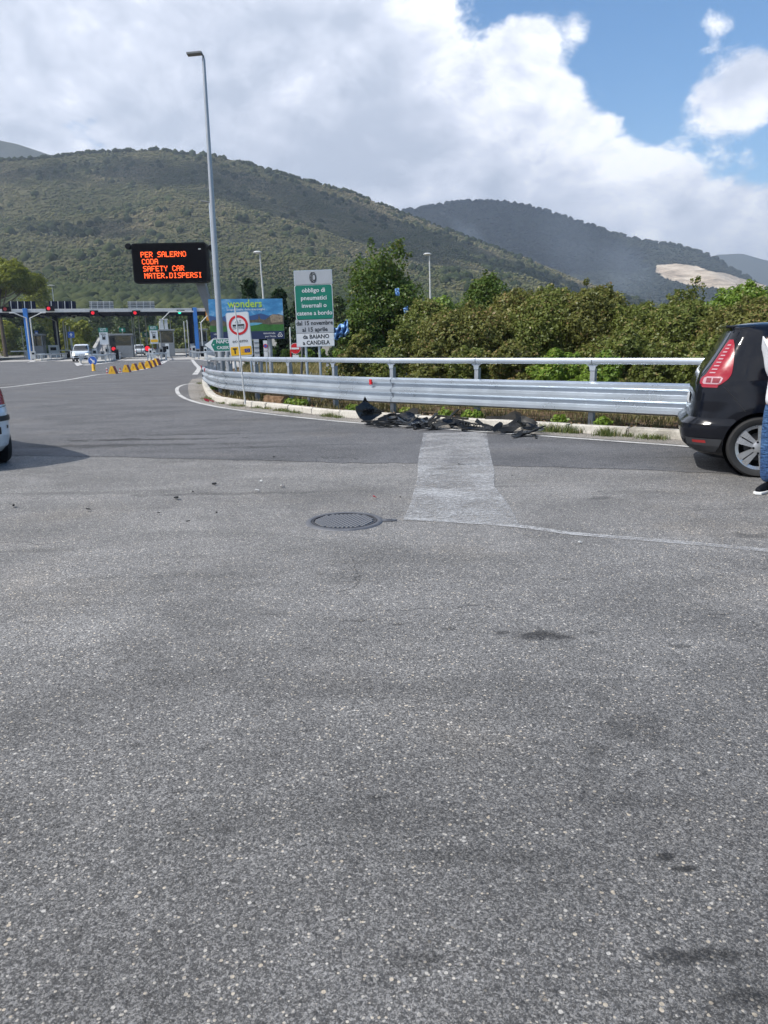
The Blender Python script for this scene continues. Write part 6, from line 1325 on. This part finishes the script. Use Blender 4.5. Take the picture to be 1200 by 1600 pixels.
# broken block lying under the rail
s_ = s_of_px(432, 625); q, tt, nn = KP.at(s_, .42); bm = bmesh.new(); bmesh.ops.create_icosphere(bm, subdivisions=3, radius=.5)
for v in bm.verts: 
    v.co = Vector((max(-.40, min(.40, v.co.x*1.1)), max(-.28, min(.28, v.co.y)), max(-.25, min(.25, v.co.z)))); v.co += Vector([random.uniform(-.02, .02) for _ in range(3)])
bmesh.ops.scale(bm, vec=(1, .5, .36), verts=bm.verts); me = bpy.data.meshes.new('broken_block'); bm.to_mesh(me); bm.free(); me.materials.append(soil_mat('clay_block', (.10, .06, .035), (.24, .15, .09), (.36, .25, .16), 6))
o = link('broken_block', me); o.location = (q.x, q.y, .18); o.rotation_euler.z = math.atan2(tt.y, tt.x); tag(o, 'brown broken block lying on the dirt under the barrier', 'block')

# ------------------------------------------------------------------ manhole
q = G(538, 815); mh = thing('manhole_cover', 'round cast iron manhole cover with a waffle pattern set in the road', 'manhole cover', (q.x, q.y, .0))
b = MB(); b.lathe([(.285, .003), (.285, .011), (.292, .013), (.318, .013), (.328, .006), (.333, .0)], 72); b.build('frame', m_cast, mh, smooth=True)
b = MB(); b.lathe([(.0001, .004), (.262, .004), (.262, .012), (.279, .012), (.281, .003)], 72); b.build('cover_plate', mat('cast_iron_dark', (.045, .047, .055), .8, 0, .2, 12), mh, smooth=True)
k_ = 0; nb = None
for i in range(-8, 9):
    for j in range(-8, 9):
        x, y = i*.036+(.018 if j % 2 else 0), j*.036
        if math.hypot(x, y) < .243:
            if nb is None: b = MB(); b.box((0, 0, 0), (.026, .026, .011), taper=.8); o_ = b.build('stud', mat('worn_iron', (.20, .205, .22), .55, .3, .1, 12), mh); nb = o_.data
            else: o_ = link('stud', nb, None, mh)
            o_.location = (x, y, .008); o_.rotation_euler.z = R(45)
b = MB(); b.slab([(.32, -.03), (.40, -.035), (.44, -.02), (.45, .03), (.40, .045), (.32, .04)], .002, .009); b.build('hinge_plate', m_cast, mh); b = MB(); b.box((.385, .005, .012), (.05, .03, .006)); b.build('hinge_bar', m_cast, mh)

# ------------------------------------------------------------------ car debris
m_deb = mat('broken_bumper_plastic', (.009, .010, .011), .5, 0, .3, 6, bump=.2, spec=.3); m_deb2 = mat('scuffed_plastic', (.024, .023, .021), .7, 0, .35, 7, bump=.3, spec=.2); m_debp = mat('painted_bumper_shard', (.006, .007, .009), .3, 0, .15, 3, spec=.3, coat=.3)
def shard(name, label, outline, px, py, rot, m=m_deb, curl=.5, th=.004, size=1.0, lift=.0, kids=None, seed=0, cat='car debris'):
    """a torn sheet of bumper: outline in its own plane, curled about its length"""
    r_ = random.Random(seed); q = G(px, py); bm = bmesh.new(); n = len(outline); P_ = []
    for i in range(n):
        a, b_ = Vector(outline[i]), Vector(outline[(i+1) % n]); L_ = (b_-a).length; k = max(1, int(L_/.05))
        for j in range(k): p = a.lerp(b_, j/k); P_.append((p.x+r_.uniform(-.006, .006), p.y+r_.uniform(-.006, .006)))
    f_ = bm.faces.new([bm.verts.new((x*size, y*size, 0)) for x, y in P_]); r2 = bmesh.ops.triangulate(bm, faces=[f_]); bmesh.ops.subdivide_edges(bm, edges=[e for e in bm.edges if e.calc_length() > .12*size], cuts=2, use_grid_fill=False); bmesh.ops.triangulate(bm, faces=bm.faces[:])
    for v in bm.verts: x, y = v.co.x/size, v.co.y/size; v.co.z += (curl*(y*y)+.25*curl*x*x+.012*math.sin(x*17+seed)+.010*math.sin(y*23+seed*2))*size
    ret = bmesh.ops.extrude_face_region(bm, geom=bm.faces[:]); 
    for v in [g for g in ret['geom'] if isinstance(g, bmesh.types.BMVert)]: v.co.z += th
    bmesh.ops.recalc_face_normals(bm, faces=bm.faces); me = bpy.data.meshes.new(name); bm.to_mesh(me); bm.free(); me.materials.append(m)
    o = link(name, me); o.rotation_euler = rot; Mx = o.rotation_euler.to_matrix(); zmin = min((Mx @ v.co).z for v in me.vertices); o.location = (q.x, q.y, .014-zmin+lift); return tag(o, label, cat, 'broken car parts on the road')
def jag(w_, h, seed, k=10):
    r_ = random.Random(seed); P_ = []
    for i in range(k): a = 2*PI*i/k; c, s_ = math.cos(a), math.sin(a); e = .55+.62*r_.random(); P_.append((w_/2*e*abs(c)**.6*(1 if c > 0 else -1), h/2*e*abs(s_)**.6*(1 if s_ > 0 else -1)))
    return P_
# upright corner with the pointed fin
cn = shard('bumper_corner', 'upright black bumper corner with a pointed fin, left end of the debris', [(-.24, .10), (-.24, .02), (-.16, -.12), (-.06, -.20), (.06, -.24), (.06, -.16), (.22, -.06), (.28, -.02), (.24, .04), (.10, .12), (.0, .20), (-.07, .30), (-.10, .20), (-.18, .13)], 575, 664, (R(78), R(4), R(16)), m_debp, .35, .008, .95, 0, seed=3)
b = MB(); b.tube([(-.12, .02, .05), (.0, -.02, .045), (.12, .0, .05), (.30, .02, .07)], .012, 6); b.build('trim_strip', m_deb, cn)
b = MB(); b.prism([(-.1, .05), (.05, .04), (.1, .10), (-.06, .14)], .02, .05); b.build('inner_bracket', m_dark, cn)
fg = shard('fog_lamp_surround', 'curved black bumper piece with a round fog lamp opening', jag(.62, .30, 5, 12), 622, 664, (R(24), R(-6), R(8)), m_debp, .7, .006, 1.15, seed=5)
b = MB(); b.lathe([(.075, -.01), (.10, .0), (.11, .03), (.10, .05), (.085, .045), (.075, .01)], 28, c=(-.10, .03, .05)); b.build('lamp_ring', m_deb, fg, smooth=True)
b = MB(); b.lathe([(.0001, .015), (.073, .018)], 24, c=(-.10, .03, .05)); b.build('lens', m_glass, fg)
def grille(label, px, py, rot, w_, h, n, seed):
    q = G(px, py); o = thing('broken_grille', label, 'car debris', (q.x, q.y, .06), group='broken car parts on the road'); o.rotation_euler = rot
    b = MB(); b.tube([(-w_/2, -h/2, 0), (-w_*.1, -h/2-.02, .01), (w_/2, -h/2+.02, 0)], .016, 6); b.tube([(-w_/2, h/2, 0), (w_*.2, h/2+.02, .01), (w_/2, h/2-.03, .02)], .014, 6); b.build('frame', m_deb, o)
    r_ = random.Random(seed)
    for k in range(n): x = -w_/2+w_*(k+.5)/n; b = MB(); b.box((x, 0, r_.uniform(-.005, .01)), (.010, h*r_.uniform(.8, 1.0), .022), rz=R(r_.uniform(-14, 14))); b.build('slat', m_deb, o)
    return o
grille('broken grille lattice lying flat left of the middle of the debris', 668, 669, (R(14), R(-5), R(12)), .55, .16, 10, 1)
grille('bent grille lattice right of the middle of the debris', 742, 671, (R(12), R(9), R(-6)), .62, .15, 12, 2)
def strut_piece(name, label, pts, r0, m=m_deb, seed=0):
    q = Vector(G(*pts[0][:2])); P_ = [Vector(G(p[0], p[1]))-q+Vector((0, 0, p[2])) for p in pts]; b = MB(); r_ = random.Random(seed)
    for a, c in zip(P_, P_[1:]): d_ = c-a; rz = math.atan2(d_.y, d_.x); b.box((a+c)/2, (d_.length+.02, r0*2.2, r0), rz=rz, ry=-math.asin(max(-1, min(1, d_.z/d_.length))))
    o = b.build(name, m, bevel=.003); o.location = q; return tag(o, label, 'car debris', 'broken car parts on the road')
strut_piece('plastic_strip', 'long black strip lying across from the fin to the fog lamp piece', ((566, 667, .10), (600, 668, .12), (640, 667, .08)), .022)
strut_piece('plastic_strip', 'thin strip touching the ground left of the debris', ((570, 664, .02), (600, 668, .03), (612, 669, .02)), .014)
strut_piece('plastic_strip', 'straight flat rail of bumper foam carrier in the middle of the debris', ((684, 664, .17), (730, 668, .15)), .028, m_deb2)
strut_piece('plastic_strip', 'strip slanting down under the carrier rail', ((706, 670, .02), (700, 666, .14), (716, 660, .24)), .020)
strut_piece('plastic_strip', 'long low strip right of the middle lying on the white band', ((722, 674, .03), (762, 675, .05), (800, 678, .03)), .024)
strut_piece('plastic_strip', 'strip rising to the far right tip of the debris', ((800, 682, .03), (826, 683, .07), (848, 680, .14)), .020)
strut_piece('plastic_strip', 'short bent strip at the right end near the white line', ((812, 682, .05), (836, 682, .03), (838, 686, .01)), .014)
strut_piece('plastic_strip', 'slanting stay left of the middle grille', ((648, 672, .02), (676, 666, .15), (682, 662, .19)), .024)
strut_piece('plastic_strip', 'thin rod lying behind the fog lamp piece', ((600, 659, .12), (640, 658, .2)), .012)
for i, (px, py, w_, h, rot, m_, cu_, sd_, lab) in enumerate((
        (640, 668, .42, .22, (R(30), R(10), R(20)), m_debp, .6, 11, 'shiny curled flap right of the fog lamp piece'), (636, 659, .40, .22, (R(42), R(-10), R(-10)), m_deb2, .8, 12, 'matt scoop standing behind the fog lamp piece'),
        (602, 668, .5, .16, (R(12), R(4), R(-4)), m_deb, .5, 13, 'flat black flap below the fin'), (690, 671, .5, .2, (R(18), R(-8), R(14)), m_deb, .8, 14, 'torn flap under the left grille'),
        (672, 672, .34, .14, (R(22), R(14), R(40)), m_debp, 1.0, 15, 'small shiny curled piece left of the white band'), (718, 670, .36, .2, (R(35), R(5), R(-24)), m_deb, .9, 16, 'upturned dark piece at the middle of the debris'),
        (786, 667, .52, .34, (R(38), R(-4), R(-6)), m_deb2, .55, 17, 'large grey brown undertray panel tilted up'), (800, 676, .44, .28, (R(26), R(-12), R(24)), m_deb, .9, 18, 'crumpled black piece in front of the undertray panel'),
        (820, 672, .30, .26, (R(44), R(16), R(-30)), m_deb, 1.0, 19, 'dark crumple standing right of the undertray panel'), (828, 682, .34, .14, (R(10), R(-6), R(12)), m_debp, .5, 20, 'flat pointed piece at the right end of the debris'),
        (778, 677, .46, .12, (R(8), R(2), R(-8)), m_deb, .4, 21, 'long flat piece before the undertray panel'), (752, 672, .3, .16, (R(24), R(12), R(30)), m_deb, .8, 22, 'folded piece between grille and undertray'),
        (808, 684, .26, .10, (R(20), R(-8), R(50)), m_deb, .7, 23, 'sharp triangular piece pointing at the road'), (656, 664, .3, .16, (R(50), R(0), R(34)), m_deb, .9, 24, 'upright torn piece by the left grille'))):
    shard('plastic_shard', lab, jag(w_*1.15, h*.92, sd_, 11), px, py, (rot[0]*1.1, rot[1]*1.5, rot[2]), m_, cu_, .005, 1.15, 0, seed=sd_)
rb = random.Random(77); wh = ('by the fin', 'under the fog lamp piece', 'behind the fog lamp piece', 'left of the white band', 'at the left edge of the white band', 'on the white band edge', 'below the left grille', 'behind the left grille', 'below the carrier rail', 'between the grilles', 'below the right grille', 'under the undertray panel', 'left of the undertray panel', 'in front of the undertray panel', 'right of the undertray panel', 'at the far right tip', 'on the line near the right end', 'leaning on the kerb in the middle')
for i, w_ in enumerate(wh):
    px = 582+i*15.2+rb.uniform(-4, 4); py = 667+i*.75+rb.uniform(-3, 3.5); o = shard('plastic_splinter', 'narrow torn black splinter '+w_, jag(rb.uniform(.26, .5), rb.uniform(.05, .10), 120+i, 8), px, py, (R(rb.uniform(10, 60)), R(rb.uniform(-28, 28)), R(rb.uniform(-50, 60))), (m_deb, m_deb, m_debp)[i % 3], rb.uniform(.5, 2), .006, 1.0, rb.uniform(0, .10), seed=120+i)
# red lamp fragments at the kerb end
for i, (px, py, dx, lab) in enumerate(((323, 629, 0, 'red tail lamp fragment left of the pair at the kerb end'), (331, 629, 0, 'red tail lamp fragment right of the pair at the kerb end'))):
    o = shard('lamp_fragment', lab, jag(.16, .10, 60+i, 7), px, py, (R(35), R(10), R(20+40*i)), m_tail, 1.2, .012, 1.0, 0, seed=60+i)
    o['group'] = 'red lamp fragments'
# small litter on the road
m_chip = mat('pale_shard', (.55, .55, .53), .5)
LT = ((441, 761, .07, m_chip, 'pale triangular shard on the asphalt, rightmost of three'), (402, 768, .05, m_chip, 'pale shard on the asphalt left of the triangular one'), (408, 754, .035, m_chip, 'tiny pale shard above the others'), (276, 781, .07, m_deb, 'long dark splinter on the road'), (293, 817, .035, m_deb, 'small black lump alone on the road'), (302, 771, .03, m_deb, 'small black lump left of the pale shards'),
      (22, 793, .07, m_deb, 'dark splinter near the left edge'), (336, 759, .06, m_deb, 'thin dark splinter right of the white car'), (428, 716, .035, m_deb, 'small dark lump far out on the newer asphalt'), (716, 727, .03, m_deb, 'black crumb on the white band'), (800, 745, .02, m_deb, 'tiny black crumb right of the white band'), (192, 806, .022, m_chip, 'tiny white crumb on the left'), (138, 799, .05, m_deb2, 'grey splinter on the left part of the road'), (248, 804, .03, m_deb, 'small dark crumb between splinters'), (338, 804, .035, m_deb, 'dark crumb right of the black lump'), (625, 779, .02, m_deb, 'crumb just left of the worn white band'), (905, 850, .03, m_chip, 'little pale chip below the band'), (585, 780, .05, m_sred, 'small red sliver above the manhole'))
for i, (px, py, sz, m_, lab) in enumerate(LT):
    o = shard('litter_piece', lab, jag(sz*1.1, sz*.6, 80+i, 6), px, py, (R(random.uniform(0, 22)), R(random.uniform(-10, 10)), R(random.uniform(0, 180))), m_, 1.5, .006 if m_ is not m_deb else max(.006, sz*.2), 1.0, 0, seed=80+i, cat='litter'); o['group'] = 'small bits scattered on the road'

# ------------------------------------------------------------------ person at the right edge
def skin(name, J, E, rad, m, parent, sub=2):
    me = bpy.data.meshes.new(name); me.from_pydata([tuple(j) for j in J], E, []); o = link(name, me, None, parent); par_, o.parent = o.parent, None
    md = o.modifiers.new('s', 'SKIN'); md.use_smooth_shade = True
    for i, v in enumerate(me.skin_vertices[0].data): v.radius = (rad[i], rad[i]) if isinstance(rad[i], (int, float)) else rad[i]; v.use_root = (i == 0)
    sm = o.modifiers.new('u', 'SUBSURF'); sm.levels = sub; dg = bpy.context.evaluated_depsgraph_get(); dg.update(); m2 = bpy.data.meshes.new_from_object(o.evaluated_get(dg)); o.modifiers.clear(); o.data = m2; o.parent = par_
    m2.materials.clear(); m2.materials.append(m); m2.polygons.foreach_set('use_smooth', [True]*len(m2.polygons)); return o
q = G(1211, 772)
pr = thing('person', 'person in a white shirt, blue jeans and dark trainers beside the black car', 'person', (q.x, q.y, .0), R(218))
m_skin = mat('skin', (.45, .26, .18), .55, 0, .06, 8); m_hair = mat('hair', (.03, .02, .015), .6)
t = NT('denim'); p_ = t.pos(obj=True); n_ = t.noise(p_, 7, 5, .7); n2_ = t.noise(p_, 90, 3, .7); t.set(color=t.ramp(t.math('ADD', t.math('MULTIPLY', n_, .7), t.math('MULTIPLY', n2_, .3)), [(.36, (.012, .03, .09)), (.5, (.028, .085, .22)), (.66, (.09, .19, .36))]), rough=.85); t.bump(t.noise(t.pos((1, 1, 3.2), obj=True), 9, 3, .6, 1.2), 1.0, .05); m_denim = t.mat
m_shirt = mat('white_cotton', (.74, .76, .80), .8, 0, .05, 5, bump=.2)
# +x is forward (to the left in the picture after the half turn)
J = [(0, 0, .98), (.0, 0, 1.15), (0, 0, 1.32), (0, 0, 1.45), (.01, 0, 1.52), (.03, 0, 1.60), (.035, 0, 1.70), (.02, 0, 1.75),
     (0, .15, 1.43), (-.08, .17, 1.16), (-.17, .09, .98), (-.20, .05, .93), (0, -.15, 1.43), (-.08, -.17, 1.16), (-.17, -.09, .98), (-.20, -.05, .93),
     (0, .09, .93), (.02, .10, .50), (-.02, .10, .09), (0, -.09, .93), (.0, -.10, .50), (-.05, -.10, .09)]
E = [(0, 1), (1, 2), (2, 3), (3, 4), (4, 5), (5, 6), (6, 7), (3, 8), (8, 9), (9, 10), (10, 11), (3, 12), (12, 13), (13, 14), (14, 15), (0, 16), (16, 17), (17, 18), (0, 19), (19, 20), (20, 21)]
rd = [.13, .12, .14, .09, .055, .085, .095, .06, .06, .045, .032, .028, .06, .045, .032, .028, .09, .055, .04, .09, .055, .04]
bd = skin('body', J, E, rd, m_skin, pr)
b = MB(); b.add([(.115, -.014, 1.60), (.115, .014, 1.60), (.148, 0, 1.595), (.118, 0, 1.65), (.118, -.012, 1.585), (.118, .012, 1.585)], [(0, 2, 3), (1, 3, 2), (4, 2, 0), (5, 1, 2), (4, 5, 2)]); b.build('nose', m_skin, pr)
for sy in (-1, 1):
    b = MB(); b.lathe([(.0001, -.008), (.009, -.006), (.012, 0), (.009, .006), (.0001, .008)], 12, c=(.112, sy*.032, 1.635)); b.build('eye', m_dark, pr); b = MB(); b.lathe([(.0001, -.03), (.02, -.02), (.024, 0), (.02, .02), (.0001, .03)], 10, c=(.02, sy*.088, 1.62)); b.build('ear', m_skin, pr)
    w_ = Vector((-.20, sy*.05, .93))
    for k in range(5):
        if k < 4: a = w_+Vector((.03-.022*k+.01, 0, -.07)); Jf = [w_+Vector((0, 0, -.02)), a, a+Vector((.008, -sy*.004, -.035)), a+Vector((-.004, -sy*.014, -.065)), a+Vector((-.018, -sy*.02, -.082+.006*abs(k-1)))]
        else: Jf = [w_+Vector((.0, 0, -.01)), w_+Vector((.045, -sy*.01, -.04)), w_+Vector((.055, -sy*.015, -.075)), w_+Vector((.05, -sy*.02, -.095))]
        skin('finger' if k < 4 else 'thumb', Jf, [(i, i+1) for i in range(len(Jf)-1)], [.013, .0095, .009, .008, .007][:len(Jf)], m_skin, pr, 1)
b = MB(); b.box((.118, 0, 1.555), (.006, .045, .009)); b.build('mouth', mat('lips', (.35, .12, .10), .5), pr)
skin('hair', [(-.01, 0, 1.66), (-.02, 0, 1.72), (.05, 0, 1.745)], [(0, 1), (1, 2)], [.098, .09, .06], m_hair, pr)
skin('shirt', [(.02, 0, .82), (.02, 0, .92), (.01, 0, 1.10), (.0, 0, 1.27), (0, 0, 1.41), (0, 0, 1.47), (0, .155, 1.43), (-.075, .18, 1.18), (-.15, .11, 1.02), (0, -.155, 1.43), (-.075, -.18, 1.18), (-.15, -.11, 1.02)], [(0, 1), (1, 2), (2, 3), (3, 4), (4, 5), (4, 6), (6, 7), (7, 8), (4, 9), (9, 10), (10, 11)], [(.185, .165), (.185, .165), (.17, .155), (.165, .155), (.12, .115), (.07, .07), .085, .07, .06, .085, .07, .06], m_shirt, pr)
skin('jeans', [(0, 0, .94), (0, .085, .82), (.03, .10, .50), (-.01, .10, .09), (0, -.085, .82), (.0, -.10, .50), (-.04, -.10, .09)], [(0, 1), (1, 2), (2, 3), (0, 4), (4, 5), (5, 6)], [.10, .10, .084, .072, .10, .084, .072], m_denim, pr)
for sy, dx in ((1, .0), (-1, -.04)):
    s_ = skin('shoe', [(-.06+dx, sy*.10, .055), (.04+dx, sy*.10, .052), (.15+dx, sy*.105, .040), (.19+dx, sy*.105, .036)], [(0, 1), (1, 2), (2, 3)], [(.045, .05), (.042, .05), (.038, .034), (.025, .022)], m_dark, pr)
    b = MB(); b.slab([(-.12+dx, sy*.10-.04), (.10+dx, sy*.10-.05), (.20+dx, sy*.10-.035), (.225+dx, sy*.10), (.20+dx, sy*.10+.045), (.10+dx, sy*.10+.05), (-.12+dx, sy*.10+.04)], .004, .028); b.build('sole', m_white, pr, bevel=.006)

# ------------------------------------------------------------------ smoke between the hills
def smoke(c, rx, ry, rz_, lean, dens, seed):
    bm = bmesh.new(); bmesh.ops.create_icosphere(bm, subdivisions=3, radius=1); me = bpy.data.meshes.new('smoke'); bm.to_mesh(me); bm.free(); o = link('smoke', me); o.location = c; o.scale = (rx, ry, rz_); o.rotation_euler = (0, lean, 0)
    t = bpy.data.materials.new('smoke_air'); t.use_nodes = True; nt = t.node_tree; nt.nodes.clear(); tc = nt.nodes.new('ShaderNodeTexCoord'); ge = nt.nodes.new('ShaderNodeNewGeometry')
    n_ = nt.nodes.new('ShaderNodeTexNoise'); n_.inputs['Scale'].default_value = .014; n_.inputs['Detail'].default_value = 3; nt.links.new(ge.outputs['Position'], n_.inputs['Vector'])
    ln = nt.nodes.new('ShaderNodeVectorMath'); ln.operation = 'LENGTH'; nt.links.new(tc.outputs['Object'], ln.inputs[0]); fo = nt.nodes.new('ShaderNodeMapRange'); fo.interpolation_type = 'SMOOTHSTEP'; nt.links.new(ln.outputs['Value'], fo.inputs[0])
    for i_, v_ in enumerate((.15, 1.0, 1.0, .0)): fo.inputs[i_+1].default_value = v_
    mr = nt.nodes.new('ShaderNodeMapRange'); nt.links.new(n_.outputs['Fac'], mr.inputs[0]); mr.inputs[1].default_value = .35; mr.inputs[2].default_value = .7; mr.inputs[3].default_value = 0; mr.inputs[4].default_value = dens
    m2 = nt.nodes.new('ShaderNodeMath'); m2.operation = 'MULTIPLY'; nt.links.new(mr.outputs[0], m2.inputs[0]); nt.links.new(fo.outputs[0], m2.inputs[1])
    v = nt.nodes.new('ShaderNodeVolumePrincipled'); v.inputs['Color'].default_value = (.72, .84, 1, 1); nt.links.new(m2.outputs[0], v.inputs['Density']); ot = nt.nodes.new('ShaderNodeOutputMaterial'); nt.links.new(v.outputs[0], ot.inputs['Volume']); me.materials.append(t); return tag(o, kind='stuff')
smoke(at(985, 450, 870), 38, 60, 75, R(-28), .013, 1)
smoke(at(900, 395, 880), 45, 60, 80, R(-38), .0035, 2)
smoke(at(735, 372, 960), 16, 50, 45, R(-42), .02, 3)
